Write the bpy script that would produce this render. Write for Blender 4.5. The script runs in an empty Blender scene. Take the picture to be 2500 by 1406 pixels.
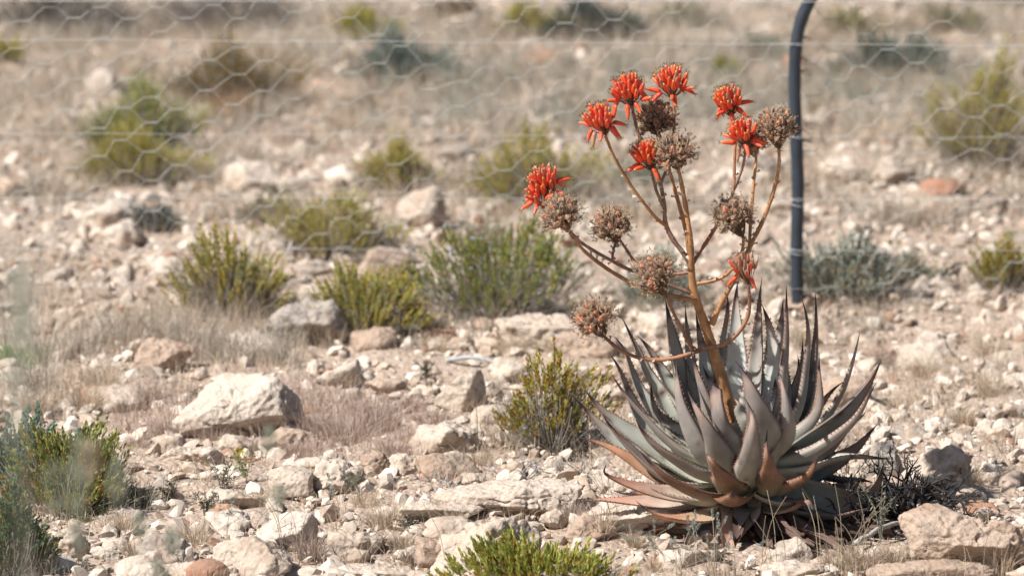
import bpy, math, random
import numpy as np
from mathutils import Vector, Matrix

rng = np.random.default_rng(7)
random.seed(7)
S = bpy.context.scene
COL = S.collection

# ------------------------------------------------------------------ camera, light, exposure
F_MM, PITCH = 200.0, math.radians(12.6)
CAM = np.array((-0.4747, -11.28, 3.027))
FOCUS = 11.66
cd = bpy.data.cameras.new("camera"); cam = bpy.data.objects.new("camera", cd); COL.objects.link(cam)
cam.location = CAM; cam.rotation_euler = (math.pi / 2 - PITCH, 0, 0)
cd.lens = F_MM; cd.sensor_width = 36; cd.clip_start = 0.1; cd.clip_end = 6000
cd.dof.use_dof = True; cd.dof.focus_distance = FOCUS; cd.dof.aperture_fstop = 3.5
S.camera = cam
SUN_TO = np.array((-0.60, -0.30, 0.76)); SUN_TO /= np.linalg.norm(SUN_TO)
W = bpy.data.worlds.new("World"); S.world = W; W.use_nodes = True
nt = W.node_tree; bg = nt.nodes["Background"]
sky = nt.nodes.new("ShaderNodeTexSky"); sky.sky_type = 'NISHITA'; sky.sun_disc = False
sky.sun_elevation = math.asin(SUN_TO[2]); sky.sun_rotation = math.atan2(SUN_TO[0], SUN_TO[1])
sky.dust_density = 1.6
nt.links.new(sky.outputs[0], bg.inputs[0]); bg.inputs[1].default_value = 0.05
sl = bpy.data.lights.new("sun", 'SUN'); sl.energy = 4.9; sl.angle = math.radians(0.53); sl.color = (1.0, 0.965, 0.925)
so = bpy.data.objects.new("sun", sl); COL.objects.link(so)
so.rotation_euler = Vector(SUN_TO).to_track_quat('Z', 'Y').to_euler(); so.location = (-5, -3, 8)
vs = S.view_settings; vs.view_transform = 'Standard'; vs.look = 'None'; vs.exposure = 0.62; vs.gamma = 1.0
vs.use_curve_mapping = False
S.render.engine = 'CYCLES'
S.cycles.max_bounces = 5; S.cycles.diffuse_bounces = 3; S.cycles.transmission_bounces = 2; S.cycles.glossy_bounces = 2

# ------------------------------------------------------------------ picture <-> place (to lay things out on the ground)
KP = 36.0 / F_MM / 2500.0
FW = np.array((0, math.cos(PITCH), -math.sin(PITCH))); UP = np.array((0, math.sin(PITCH), math.cos(PITCH)))
def ray(px, py):
    return FW + np.array((1.0, 0, 0)) * (px - 1250) * KP + UP * (703 - py) * KP
def WP(px, py, Y=0.0):
    d = ray(px, py); return CAM + d * ((Y - CAM[1]) / d[1])
def hgt(x, y):
    x = np.asarray(x, float); y = np.asarray(y, float)
    h = 0.012 * np.sin(2.1 * x + 0.7) * np.cos(1.7 * y + 0.4) + 0.008 * np.sin(5.3 * x - 2.1 * y) + 0.006 * np.cos(7.9 * y + 3.1 * x)
    h = h * np.clip(1 - np.exp(-((x * x + y * y) / 0.16)), 0, 1)
    bank = np.clip(-1.0 - y, 0, 10.5) * 0.135
    roll = np.where(y > 9, 0.6 * np.sin((y - 9) * 0.02) * np.clip((y - 9) / 60, 0, 1), 0)
    return h + bank + roll
def GP(px, py):
    d = ray(px, py); t = -CAM[2] / d[2]
    for _ in range(6):
        p = CAM + d * t; t += (float(hgt(p[0], p[1])) - p[2]) / d[2]
    return CAM + d * t
def PX(p):
    v = np.asarray(p) - CAM; z = v @ FW
    return 1250 + v[0] / z / KP, 703 - (v @ UP) / z / KP
def MPP(y):   # metres per picture unit at depth y
    return (y - CAM[1]) / math.cos(PITCH) * KP

# ------------------------------------------------------------------ helpers
def hsh(i, j, k, s):
    n = (i * 374761393 + j * 668265263 + k * 2147483647 + s * 1274126177) & 0xffffffff
    n = ((n ^ (n >> 13)) * 1274126177) & 0xffffffff
    n = ((n ^ (n >> 16)) * 2246822519) & 0xffffffff
    return ((n ^ (n >> 15)) & 0xffff) / 65535.0
def vnoise(P, s=0):
    P = np.asarray(P, float); I = np.floor(P).astype(np.int64); f = P - I; f = f * f * (3 - 2 * f)
    r = 0
    for a in (0, 1):
        for b in (0, 1):
            for c in (0, 1):
                w = (f[:, 0] if a else 1 - f[:, 0]) * (f[:, 1] if b else 1 - f[:, 1]) * (f[:, 2] if c else 1 - f[:, 2])
                r = r + w * hsh(I[:, 0] + a, I[:, 1] + b, I[:, 2] + c, s)
    return r * 2 - 1
def fbm(P, o=4, s=0):
    r = 0; a = 1.0
    for i in range(o):
        r = r + a * vnoise(np.asarray(P) * (2.03 ** i) + 17.3 * i, s + i); a *= 0.5
    return r

def mesh(name, V, F, mats=(), col=None, smooth=True, mi=None, attrs=None):
    """V (n,3); F a list of int arrays (m,3)/(m,4)"""
    if isinstance(F, np.ndarray): F = [F]
    F = [np.asarray(f, np.int64) for f in F if len(f)]
    me = bpy.data.meshes.new(name)
    V = np.asarray(V, np.float32)
    me.vertices.add(len(V)); me.vertices.foreach_set('co', V.ravel())
    lv = np.concatenate([f.ravel() for f in F]); tot = np.concatenate([np.full(len(f), f.shape[1]) for f in F])
    st = np.concatenate(([0], np.cumsum(tot)[:-1]))
    me.loops.add(len(lv)); me.loops.foreach_set('vertex_index', lv.astype(np.int32))
    me.polygons.add(len(tot)); me.polygons.foreach_set('loop_start', st.astype(np.int32)); me.polygons.foreach_set('loop_total', tot.astype(np.int32))
    me.polygons.foreach_set('use_smooth', np.full(len(tot), smooth, bool))
    for m in mats: me.materials.append(m)
    if mi is not None: me.polygons.foreach_set('material_index', np.asarray(mi, np.int32))
    me.update(calc_edges=True)
    if col is not None:
        c = np.ones((len(V), 4), np.float32); c[:, :3] = np.clip(col, 0, 1)
        a = me.color_attributes.new('Col', 'FLOAT_COLOR', 'POINT'); a.data.foreach_set('color', c.ravel())
    for k, v in (attrs or {}).items():
        a = me.attributes.new(k, 'FLOAT', 'POINT'); a.data.foreach_set('value', np.asarray(v, np.float32))
    return me
def obj(name, me, parent=None, loc=None, rot=None, scale=None, label=None, cat=None, group=None, kind=None):
    o = bpy.data.objects.new(name, me); COL.objects.link(o)
    if parent is not None: o.parent = parent
    if loc is not None: o.location = loc
    if rot is not None: o.rotation_euler = rot
    if scale is not None: o.scale = scale
    if label: o['label'] = label
    if cat: o['category'] = cat
    if group: o['group'] = group
    if kind: o['kind'] = kind
    return o
class Acc:
    def __init__(s): s.V = []; s.Q = []; s.T = []; s.C = []; s.n = 0
    def add(s, V, Q=None, T=None, C=(1, 1, 1)):
        V = np.asarray(V, float); s.V.append(V)
        if Q is not None and len(Q): s.Q.append(np.asarray(Q) + s.n)
        if T is not None and len(T): s.T.append(np.asarray(T) + s.n)
        C = np.asarray(C, float); s.C.append(np.broadcast_to(C, (len(V), 3)) if C.ndim == 1 else C); s.n += len(V)
    def mesh(s, name, mats, smooth=True):
        F = ([np.concatenate(s.Q)] if s.Q else []) + ([np.concatenate(s.T)] if s.T else [])
        return mesh(name, np.concatenate(s.V), F, mats, np.concatenate(s.C), smooth)
def cat(P, n):
    """Catmull-Rom through rows of P (any width), n even samples"""
    P = np.asarray(P, float)
    if len(P) == 2: return P[0] + (P[1] - P[0]) * np.linspace(0, 1, n)[:, None]
    Q = np.vstack((2 * P[0] - P[1], P, 2 * P[-1] - P[-2]))
    out = []
    for i in range(len(P) - 1):
        a, b, c, d = Q[i:i + 4]; t = np.linspace(0, 1, 16, endpoint=False)[:, None]
        out.append(0.5 * (2 * b + (c - a) * t + (2 * a - 5 * b + 4 * c - d) * t * t + (3 * b - a - 3 * c + d) * t ** 3))
    out = np.vstack(out + [P[-1:]])
    s = np.concatenate(([0], np.cumsum(np.linalg.norm(np.diff(out[:, :3], axis=0), axis=1)))); u = np.linspace(0, s[-1], n)
    return np.stack([np.interp(u, s, out[:, k]) for k in range(out.shape[1])], 1)
def nrm(v): return v / np.maximum(np.linalg.norm(v, axis=-1, keepdims=True), 1e-9)
def tube(P, R, seg=6, cap=True):
    P = np.asarray(P, float); n = len(P); R = np.broadcast_to(R, (n,)) if np.ndim(R) < 1 or len(np.atleast_1d(R)) != n else np.asarray(R)
    T = nrm(np.gradient(P, axis=0)); a = np.array((0, 0, 1.0)) if abs(T[0, 2]) < 0.9 else np.array((1.0, 0, 0))
    N = []; x = nrm(np.cross(T[0], a))
    for t in T: x = nrm(x - t * (x @ t)); N.append(x)
    N = np.array(N); B = np.cross(T, N); th = np.arange(seg) * 2 * math.pi / seg
    V = (P[:, None] + R[:, None, None] * (np.cos(th)[None, :, None] * N[:, None] + np.sin(th)[None, :, None] * B[:, None])).reshape(-1, 3)
    i = np.arange(n - 1)[:, None] * seg; j = np.arange(seg)[None]; k = (j + 1) % seg
    Q = np.stack((i + j, i + k, i + seg + k, i + seg + j), -1).reshape(-1, 4)
    Tt = None
    if cap:
        V = np.vstack((V, P[0], P[-1])); m = n * seg
        Tt = np.array([(m, (q + 1) % seg, q) for q in range(seg)] + [(m + 1, m - seg + q, m - seg + (q + 1) % seg) for q in range(seg)])
    return V, Q, Tt

# ------------------------------------------------------------------ materials
def newmat(name):
    m = bpy.data.materials.new(name); m.use_nodes = True; t = m.node_tree
    return m, t, t.nodes["Principled BSDF"]
def N(t, typ, **kw):
    n = t.nodes.new(typ)
    for k, v in kw.items():
        if k in n.inputs.keys(): n.inputs[k].default_value = v
        else: setattr(n, k, v)
    return n
def ramp(t, fac, stops):
    r = t.nodes.new("ShaderNodeValToRGB"); e = r.color_ramp.elements
    while len(e) < len(stops): e.new(0.5)
    for q, (p, c) in zip(e, stops): q.position = p; q.color = (*c, 1)
    t.links.new(fac, r.inputs[0]); return r.outputs[0]
def mix(t, fac, a, b, mode='MIX'):
    m = t.nodes.new("ShaderNodeMix"); m.data_type = 'RGBA'; m.blend_type = mode
    for s, v in ((m.inputs[0], fac), (m.inputs[6], a), (m.inputs[7], b)):
        if hasattr(v, 'links'): t.links.new(v, s)
        else: s.default_value = v if isinstance(v, (int, float)) else (*v, 1)
    return m.outputs[2]
def stone_mat(name, pale, tan, dark, stain=0.35, bump=0.95):
    m, t, b = newmat(name); L = t.links.new
    g = N(t, "ShaderNodeNewGeometry"); oi = N(t, "ShaderNodeObjectInfo")
    n1 = N(t, "ShaderNodeTexNoise", Scale=9.0, Detail=6.0, Roughness=0.62); L(g.outputs['Position'], n1.inputs['Vector'])
    n2 = N(t, "ShaderNodeTexNoise", Scale=70.0, Detail=5.0, Roughness=0.7); L(g.outputs['Position'], n2.inputs['Vector'])
    n3 = N(t, "ShaderNodeTexNoise", Scale=24.0, Detail=4.0); L(g.outputs['Position'], n3.inputs['Vector'])
    c = ramp(t, n1.outputs[0], [(0.40, tan), (0.47, pale), (0.56, tuple(x * .88 for x in pale)), (0.64, tuple(min(1, x * 1.12) for x in pale))])
    f = N(t, "ShaderNodeMath", operation='MULTIPLY_ADD'); L(oi.outputs['Random'], f.inputs[0]); f.inputs[1].default_value = 0.5; f.inputs[2].default_value = 0.0
    c = mix(t, f.outputs[0], c, tan)
    st = ramp(t, n3.outputs[0], [(0.57, (0, 0, 0)), (0.68, (min(1, stain * 1.6),) * 3)])
    c = mix(t, st, c, dark)
    c = mix(t, 0.35, c, ramp(t, n2.outputs[0], [(0.3, (0.45,) * 3), (0.55, (1, 1, 1))]), 'MULTIPLY')
    L(c, b.inputs['Base Color']); b.inputs['Roughness'].default_value = 0.92; b.inputs['Specular IOR Level'].default_value = 0.2
    v = N(t, "ShaderNodeTexVoronoi", Scale=85.0); L(g.outputs['Position'], v.inputs['Vector'])
    a = N(t, "ShaderNodeMath", operation='ADD'); L(n2.outputs[0], a.inputs[0])
    mm = N(t, "ShaderNodeMath", operation='MULTIPLY'); L(v.outputs[0], mm.inputs[0]); mm.inputs[1].default_value = 0.5; L(mm.outputs[0], a.inputs[1])
    bp = N(t, "ShaderNodeBump", Strength=bump, Distance=0.006); L(a.outputs[0], bp.inputs['Height']); L(bp.outputs[0], b.inputs['Normal'])
    return m
PALE = (0.57, 0.48, 0.395); TAN = (0.42, 0.325, 0.25); DK = (0.24, 0.20, 0.17)
M_pale = stone_mat("pale_limestone", PALE, TAN, DK, 0.3)
M_white = stone_mat("white_limestone", (0.61, 0.525, 0.44), (0.50, 0.40, 0.315), DK, 0.2)
M_tan = stone_mat("tan_limestone", (0.48, 0.37, 0.285), (0.38, 0.27, 0.20), DK, 0.3)
M_grey = stone_mat("grey_limestone", (0.40, 0.35, 0.30), (0.30, 0.245, 0.20), (0.12, 0.11, 0.11), 0.6)
M_rust = stone_mat("rust_sandstone", (0.38, 0.20, 0.13), (0.32, 0.19, 0.13), DK, 0.2, 0.3)
STONE = {'pale': M_pale, 'white': M_white, 'tan': M_tan, 'grey': M_grey, 'rust': M_rust}
def ground_mat():
    m, t, b = newmat("stony_soil"); L = t.links.new
    g = N(t, "ShaderNodeNewGeometry")
    n1 = N(t, "ShaderNodeTexNoise", Scale=2.2, Detail=7.0, Roughness=0.6); L(g.outputs['Position'], n1.inputs['Vector'])
    n2 = N(t, "ShaderNodeTexNoise", Scale=60.0, Detail=8.0, Roughness=0.75); L(g.outputs['Position'], n2.inputs['Vector'])
    v = N(t, "ShaderNodeTexVoronoi", Scale=95.0); L(g.outputs['Position'], v.inputs['Vector'])
    c = ramp(t, n1.outputs[0], [(0.3, (0.40, 0.32, 0.26)), (0.5, (0.50, 0.415, 0.345)), (0.7, (0.58, 0.495, 0.42))])
    c = mix(t, 0.6, c, ramp(t, n2.outputs[0], [(0.32, (0.42, 0.4, 0.38)), (0.62, (1.15, 1.12, 1.1))]), 'MULTIPLY')
    c = mix(t, 0.5, c, ramp(t, v.outputs['Color'], [(0.2, (0.30, 0.2, 0.14)), (0.9, (0.58, 0.46, 0.36))]))
    L(c, b.inputs['Base Color']); b.inputs['Roughness'].default_value = 0.95; b.inputs['Specular IOR Level'].default_value = 0.1
    a = N(t, "ShaderNodeMath", operation='SUBTRACT'); L(n2.outputs[0], a.inputs[0]); L(v.outputs[0], a.inputs[1])
    bp = N(t, "ShaderNodeBump", Strength=0.8, Distance=0.008); L(a.outputs[0], bp.inputs['Height']); L(bp.outputs[0], b.inputs['Normal'])
    return m
def attr_mat(name, rough=0.7, trans=0.0, spec=0.3, nscale=60.0, namt=0.35, bump=0.0, sheen=0):
    m, t, b = newmat(name); L = t.links.new
    a = N(t, "ShaderNodeAttribute", attribute_name='Col'); g = N(t, "ShaderNodeNewGeometry")
    n = N(t, "ShaderNodeTexNoise", Scale=nscale, Detail=3.0); L(g.outputs['Position'], n.inputs['Vector'])
    c = mix(t, namt, a.outputs['Color'], ramp(t, n.outputs[0], [(0.3, (0.45,) * 3), (0.65, (1.2,) * 3)]), 'MULTIPLY')
    L(c, b.inputs['Base Color']); b.inputs['Roughness'].default_value = rough; b.inputs['Specular IOR Level'].default_value = spec
    if bump:
        bp = N(t, "ShaderNodeBump", Strength=bump, Distance=0.002); L(n.outputs[0], bp.inputs['Height']); L(bp.outputs[0], b.inputs['Normal'])
    if trans:
        tr = N(t, "ShaderNodeBsdfTranslucent"); L(c, tr.inputs[0]); ms = N(t, "ShaderNodeMixShader"); ms.inputs[0].default_value = trans
        o = t.nodes['Material Output']; L(b.outputs[0], ms.inputs[1]); L(tr.outputs[0], ms.inputs[2]); L(ms.outputs[0], o.inputs[0])
    return m
M_ground = ground_mat()
M_leafy = attr_mat("shrub_leaf", 0.55, 0.38, 0.3)
M_straw = attr_mat("dry_straw", 0.7, 0.2, 0.2, 30, 0.25)
M_bark = attr_mat("weathered_twig", 0.85, 0, 0.15, 180, 0.5)
M_stalk = attr_mat("aloe_stalk_skin", 0.45, 0, 0.4, 90, 0.4, 0.2)
M_flower = attr_mat("aloe_flower_skin", 0.4, 0.12, 0.45, 200, 0.15)
M_pod = attr_mat("dry_capsule", 0.65, 0, 0.25, 300, 0.45, 0.3)
M_husk = attr_mat("dry_flower_husk", 0.8, 0.2, 0.2, 200, 0.3)
M_steel = attr_mat("galvanised_wire", 0.35, 0, 0.6, 40, 0.2)
def aloe_mat():
    m, t, b = newmat("aloe_leaf_skin"); L = t.links.new
    a = N(t, "ShaderNodeAttribute", attribute_name='Col'); u = N(t, "ShaderNodeAttribute", attribute_name='across'); l = N(t, "ShaderNodeAttribute", attribute_name='along')
    cx = N(t, "ShaderNodeCombineXYZ"); L(u.outputs['Fac'], cx.inputs[0])
    ls = N(t, "ShaderNodeMath", operation='MULTIPLY'); L(l.outputs['Fac'], ls.inputs[0]); ls.inputs[1].default_value = 0.35; L(ls.outputs[0], cx.inputs[1])
    oi = N(t, "ShaderNodeObjectInfo"); L(oi.outputs['Random'], cx.inputs[2])
    sp = N(t, "ShaderNodeTexNoise", Scale=9.0, Detail=2.0); L(cx.outputs[0], sp.inputs['Vector'])
    wv = N(t, "ShaderNodeTexWave", Scale=5.5, Distortion=1.2, Detail=1.0); L(cx.outputs[0], wv.inputs['Vector'])
    g = N(t, "ShaderNodeNewGeometry"); n = N(t, "ShaderNodeTexNoise", Scale=28.0, Detail=5.0); L(g.outputs['Position'], n.inputs['Vector'])
    c = mix(t, 0.4, a.outputs['Color'], ramp(t, n.outputs[0], [(0.3, (0.66, 0.63, 0.62)), (0.65, (1.15,) * 3)]), 'MULTIPLY')
    c = mix(t, 0.2, c, ramp(t, wv.outputs['Fac'], [(0.2, (0.5,) * 3), (0.7, (1.15,) * 3)]), 'MULTIPLY')
    c = mix(t, ramp(t, sp.outputs[0], [(0.66, (0, 0, 0)), (0.70, (0.65,) * 3)]), c, (0.44, 0.36, 0.26))
    L(c, b.inputs['Base Color']); b.inputs['Roughness'].default_value = 0.5; b.inputs['Specular IOR Level'].default_value = 0.35
    bp = N(t, "ShaderNodeBump", Strength=0.25, Distance=0.002); L(wv.outputs['Fac'], bp.inputs['Height']); L(bp.outputs[0], b.inputs['Normal'])
    return m
M_aloe = aloe_mat()

# ------------------------------------------------------------------ ground sheet
def axis_pts(lo, hi, step, far):
    a = list(np.arange(lo, hi + step / 2, step)); s = step; r = [a[-1]]; l = [a[0]]
    while r[-1] < far: s *= 1.35; r.append(r[-1] + s)
    s = step
    while l[-1] > -far: s *= 1.35; l.append(l[-1] - s)
    return np.array(l[:0:-1] + a + r[1:])
gx = axis_pts(-2.8, 1.9, 0.024, 2500); gy = axis_pts(-1.4, 8.2, 0.03, 2500)
X, Y = np.meshgrid(gx, gy); P0 = np.stack((X.ravel(), Y.ravel()), 1)
near = (P0[:, 0] > -4) & (P0[:, 0] < 3) & (P0[:, 1] > -3) & (P0[:, 1] < 10)
Z = hgt(P0[:, 0], P0[:, 1]); P3 = np.column_stack((P0, np.zeros(len(P0))))
Z[near] += 0.011 * fbm(P3[near] * 9, 4, 3) + 0.004 * fbm(P3[near] * 45, 2, 9)
V = np.column_stack((P0, Z)); nx, ny = len(gx), len(gy)
i = (np.arange(ny - 1)[:, None] * nx + np.arange(nx - 1)[None]).ravel()
obj("ground", mesh("ground", V, np.stack((i, i + 1, i + 1 + nx, i + nx), 1), [M_ground]), kind="structure",
    label="dry tan stony soil sloping up behind the aloe")

# ------------------------------------------------------------------ stones
def ico(sub):
    import bmesh
    b = bmesh.new(); bmesh.ops.create_icosphere(b, subdivisions=sub, radius=1.0)
    V = np.array([v.co[:] for v in b.verts]); F = np.array([[v.index for v in f.verts] for f in b.faces]); b.free(); return V, F
ICO = {s: ico(s) for s in (1, 2, 3, 4, 5, 6)}
def rock_shape(seed, sub, dims, planes=13, rough=0.05, top=None, pit=0.0, strata=0.0, sharp=42, extra=()):
    r = np.random.default_rng(seed); D, F = ICO[sub]
    n = nrm(r.normal(size=(planes, 3))); h = r.uniform(0.62, 0.98, planes)
    if top is not None:
        n = np.vstack((n, nrm(np.array([(r.normal() * 0.12, r.normal() * 0.12, 1.0)])))); h = np.append(h, top)
    for e in extra:
        n = np.vstack((n, nrm(np.array([e[:3]], float)))); h = np.append(h, e[3])
    q = np.maximum(D @ n.T, 0) / h; rad = (q ** sharp).sum(1) ** (-1.0 / sharp)
    V = D * np.minimum(rad, 1.25)[:, None] * np.asarray(dims) / 2
    ms = min(dims) / 2; md = float(np.mean(dims)) / 2
    f = 2.2 / md
    disp = fbm(V * f + seed, 5, seed) * rough * 1.15 * md
    if sub >= 4:
        rg = np.abs(vnoise(V * f * 1.3 + 3.3 * seed, seed + 21)); disp -= .09 * md * np.clip(.10 - rg, 0, 1) / .10 * (vnoise(V * f * .6, seed + 30) > -.1)
        disp += 1.1 * rough * md * (np.floor(vnoise(V * f * 1.6, seed + 13) * 3.2) / 3.2) + .5 * rough * md * (np.floor(vnoise(V * f * 4.2, seed + 15) * 3) / 3)
    if sub >= 4: disp += fbm(V * (70 if md < .5 else 7) + seed, 3, seed + 5) * (0.0022 if md < .5 else .03)
    if pit: 
        pn = vnoise(V * 26 + seed, seed + 3); disp -= pit * np.clip(pn - 0.15, 0, 1) * md
        disp -= pit * 0.6 * np.clip(vnoise(V * 60, seed + 8) - 0.1, 0, 1) * md
    V = V + D * disp[:, None]
    if strata:
        k = V[:, 2] * 55 / 1.0 + 1.5 * vnoise(V * 6, seed + 11)
        V[:, :2] *= (1 + strata * (np.abs((k % 1) - 0.5) - 0.25)[:, None])
    return V, F
# named boulders: cx, cy, w, h (picture units), tone, label, options
B = [
 (590, 992, 240, 200, 'white', "large white limestone boulder with a smooth slanted top in the dry grass", dict(sub=6, rough=.05, extra=((-.42, -.25, .87, .5), (.85, -.3, .2, .85), (-.1, -.95, .3, .62), (.15, -.6, -.75, .5)), planes=4, zr=0.25)),
 (752, 790, 215, 140, 'grey', "grey boulder with a pale top and shaded front wedged below two green shrubs", dict(sub=5, rough=.08, pit=.1, top=.8, extra=((.1, -.8, -.55, .5),))),
 (1040, 515, 118, 118, 'pale', "tan egg-shaped boulder with a dark right face behind the shrubs", dict(sub=5, rough=.05, extra=((.9, -.4, .1, .6),))),
 (1272, 1220, 285, 118, 'white', "broad flat slab of pale rock overhanging a dark gap", dict(sub=6, rough=.045, top=.7, strata=.10, planes=9, extra=((0, -.75, -.65, .55), (0, -1, .25, .78), (1, -.1, 0, .85), (-.2, -.3, 1, .7)))),
 (1205, 1335, 235, 200, 'pale', "pointed pitted boulder behind the green shrub at the bottom edge", dict(sub=6, rough=.07, pit=.20, planes=5, extra=((-.72, -.35, .6, .62), (.7, -.55, .5, .52), (0, .9, .5, .7)))),
 (1058, 1245, 165, 70, 'pale', "layered pale slab touching the left end of the broad overhanging slab", dict(sub=5, rough=.06, top=.75, strata=.12, extra=((0, -.8, -.6, .6),))),
 (2354, 1325, 250, 190, 'tan', "big sloping boulder right of the aloe with leaf shadows on it", dict(sub=6, rough=.04, planes=6, extra=((.15, -.5, .85, .58), (-.8, -.5, .1, .78), (0, -.85, -.55, .52)), zr=0.1)),
 (2275, 1400, 215, 62, 'tan', "smooth tan domed rock in front of the big sloping boulder", dict(sub=5, rough=.03, planes=6)),
 (1942, 1388, 165, 62, 'white', "pale wedge of rock lying in front of the aloe", dict(sub=5, rough=.04, top=.6, extra=((.95, -.2, 0, .8),))),
 (1560, 1258, 180, 125, 'white', "pale block under the lowest coral leaves at the aloe's left", dict(sub=6, rough=.05, planes=8, extra=((-.3, -.5, .8, .7), (0, -.8, -.6, .55)))),
 (1330, 805, 190, 105, 'pale', "rough pale boulder just above the arching seed stalk's left end", dict(sub=5, rough=.09)),
 (1420, 838, 120, 90, 'tan', "tan boulder in the shade beside the left seed head", dict(sub=5, rough=.06)),
 (398, 872, 130, 84, 'tan', "tan boulder with a shaded underside in the tall dry grass", dict(sub=5, rough=.06, extra=((.6, -.7, -.2, .55),))),
 (1140, 962, 104, 108, 'pale', "upright pale boulder midway between two small shrubs", dict(sub=5, rough=.04, extra=((.85, -.4, .1, .6),))),
 (612, 440, 130, 84, 'white', "white jagged boulder right of the two-toned green shrub", dict(sub=4, rough=.1)),
 (708, 452, 64, 52, 'pale', "small block against the right side of the white jagged boulder", dict(sub=4, rough=.07)),
 (1118, 375, 82, 52, 'grey', "dark brown-shaded rock behind the olive shrub", dict(sub=4, rough=.06)),
 (942, 655, 115, 100, 'tan', "dull tan boulder standing behind the leafy shrubs", dict(sub=4, rough=.05)),
 (262, 525, 115, 90, 'white', "bright white boulder next to the small grey bush", dict(sub=4, rough=.06)),
 (245, 200, 68, 82, 'white', "upright half of the split pale boulder near the top left", dict(sub=4, rough=.07)),
 (300, 205, 70, 52, 'pale', "lower half of the split pale boulder near the top left", dict(sub=4, rough=.06)),
 (812, 225, 130, 78, 'tan', "tan slanted boulder below the grey-blue shrub", dict(sub=4, rough=.06)),
 (1335, 152, 112, 52, 'rust', "rounded orange-tan boulder blurred behind the fence", dict(sub=4, rough=.03)),
 (1688, 86, 150, 34, 'white', "long low whitish slab far behind the flowers", dict(sub=4, rough=.05)),
 (1880, 75, 90, 34, 'pale', "low pale slab just left of the post's bend", dict(sub=4, rough=.05)),
 (2292, 462, 96, 46, 'rust', "rust-red rock below the yellow-green shrub at the right", dict(sub=4, rough=.04)),
 (2075, 425, 120, 84, 'white', "chunky white boulder right of the dark post", dict(sub=4, rough=.1)),
 (2170, 430, 90, 70, 'pale', "cream boulder between the white boulder and the rust-red rock", dict(sub=4, rough=.09)),
 (2392, 1240, 84, 46, 'rust', "dark red rock peeping over the big sloping boulder", dict(sub=4, rough=.04)),
 (1095, 1068, 140, 105, 'pale', "two-step pale boulder in the grass left of the blue-flowered shrub", dict(sub=5, rough=.1)),
 (702, 1078, 96, 82, 'tan', "tan rock tucked beneath the large white boulder", dict(sub=5, rough=.04)),
 (505, 1398, 72, 58, 'rust', "smooth round orange-brown stone at the bottom edge", dict(sub=5, rough=.012, planes=3, pit=0)),
 (705, 1302, 140, 104, 'white', "smooth pale boulder with a dark crack down its right side", dict(sub=5, rough=.035, planes=8, extra=((.9, -.3, .1, .62), (-.2, -.4, .9, .7)))),
 (608, 1368, 165, 104, 'pale', "pitted pale boulder beside the round orange-brown stone", dict(sub=6, rough=.04, pit=.07, planes=8)),
 (176, 1338, 90, 68, 'pale', "pale boulder with a brown crack below the bottom-left shrubs", dict(sub=5, rough=.09)),
 (258, 1348, 58, 50, 'white', "knobbly white rock between two dry tufts at the lower left", dict(sub=5, rough=.1)),
 (405, 1338, 105, 74, 'grey', "grey stone with a black pitted right end", dict(sub=5, rough=.07, pit=.1)),
 (712, 1182, 118, 92, 'pale', "squarish rock with a dark vertical cleft on its right", dict(sub=5, rough=.05, pit=.06, top=.8, extra=((1, -.1, 0, .7), (-.1, -1, .1, .75)))),
 (812, 1168, 100, 84, 'white', "jagged white rock right of the dark vertical cleft", dict(sub=5, rough=.11)),
 (450, 1112, 82, 52, 'white', "left one of the paired pale rocks under the reddish grass", dict(sub=5, rough=.07)),
 (505, 1115, 62, 56, 'white', "right one of the paired pale rocks under the reddish grass", dict(sub=5, rough=.07)),
 (1062, 1358, 104, 94, 'tan', "tan broken block left of the pointed pitted boulder", dict(sub=5, rough=.07, extra=((.6, -.7, .1, .6),))),
 (855, 1395, 260, 60, 'white', "long flat white rock along the bottom edge", dict(sub=5, rough=.06, top=.55)),
 (1512, 972, 92, 72, 'pale', "pale rock showing behind the aloe's left leaves", dict(sub=5, rough=.07)),
 (1522, 915, 100, 60, 'tan', "brownish rock above the pale rock behind the aloe's left leaves", dict(sub=5, rough=.07)),
 (905, 1128, 62, 54, 'tan', "knobby rock at the edge of the reddish grass patch", dict(sub=5, rough=.09)),
 (990, 1140, 76, 62, 'pale', "round-shouldered pale rock above the layered slab", dict(sub=5, rough=.09)),
 (2300, 1135, 150, 96, 'pale', "pale crumbly boulder behind the black dead twigs", dict(sub=5, rough=.1, pit=.06)),
 (2165, 1118, 70, 120, 'grey', "upright greyish rock between the aloe and the black dead twigs", dict(sub=5, rough=.08, pit=.06)),
 (1360, 1268, 66, 52, 'pale', "small rock sitting in the dark gap under the broad slab", dict(sub=5, rough=.05)),
 (1440, 1295, 96, 74, 'tan', "brown-flecked rock left of the pale block under the aloe", dict(sub=5, rough=.08, pit=.06)),
 (300, 1262, 120, 50, 'grey', "flat greyish rock under the bottom-left leafy shrub", dict(sub=5, rough=.06)),
 (60, 1318, 110, 62, 'pale', "dull cream rock between the creeping shrub and the frame", dict(sub=5, rough=.04)),
 (955, 945, 96, 44, 'tan', "tan flat-topped rock right of the large white boulder", dict(sub=5, rough=.05)),
 (1250, 905, 90, 70, 'pale', "whitish rock above the blue-flowered shrub's left side", dict(sub=4, rough=.07)),
 (560, 1225, 120, 60, 'pale', "weathered pale rock with a dark hollow at its right end", dict(sub=5, rough=.08, pit=.08)),
 (855, 1325, 150, 84, 'pale', "peach-coloured block with a shaded right side above the bottom rocks", dict(sub=5, rough=.06, extra=((.7, -.6, 0, .6),))),
 (2455, 1330, 110, 130, 'tan', "crumbling reddish-tan bank of rock at the right edge", dict(sub=5, rough=.12, pit=.08)),
]
LM = []          # landmarks for wording: phrase, px, py
boxes = []       # ground discs taken: x, y, r
BOULD = []
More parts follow.
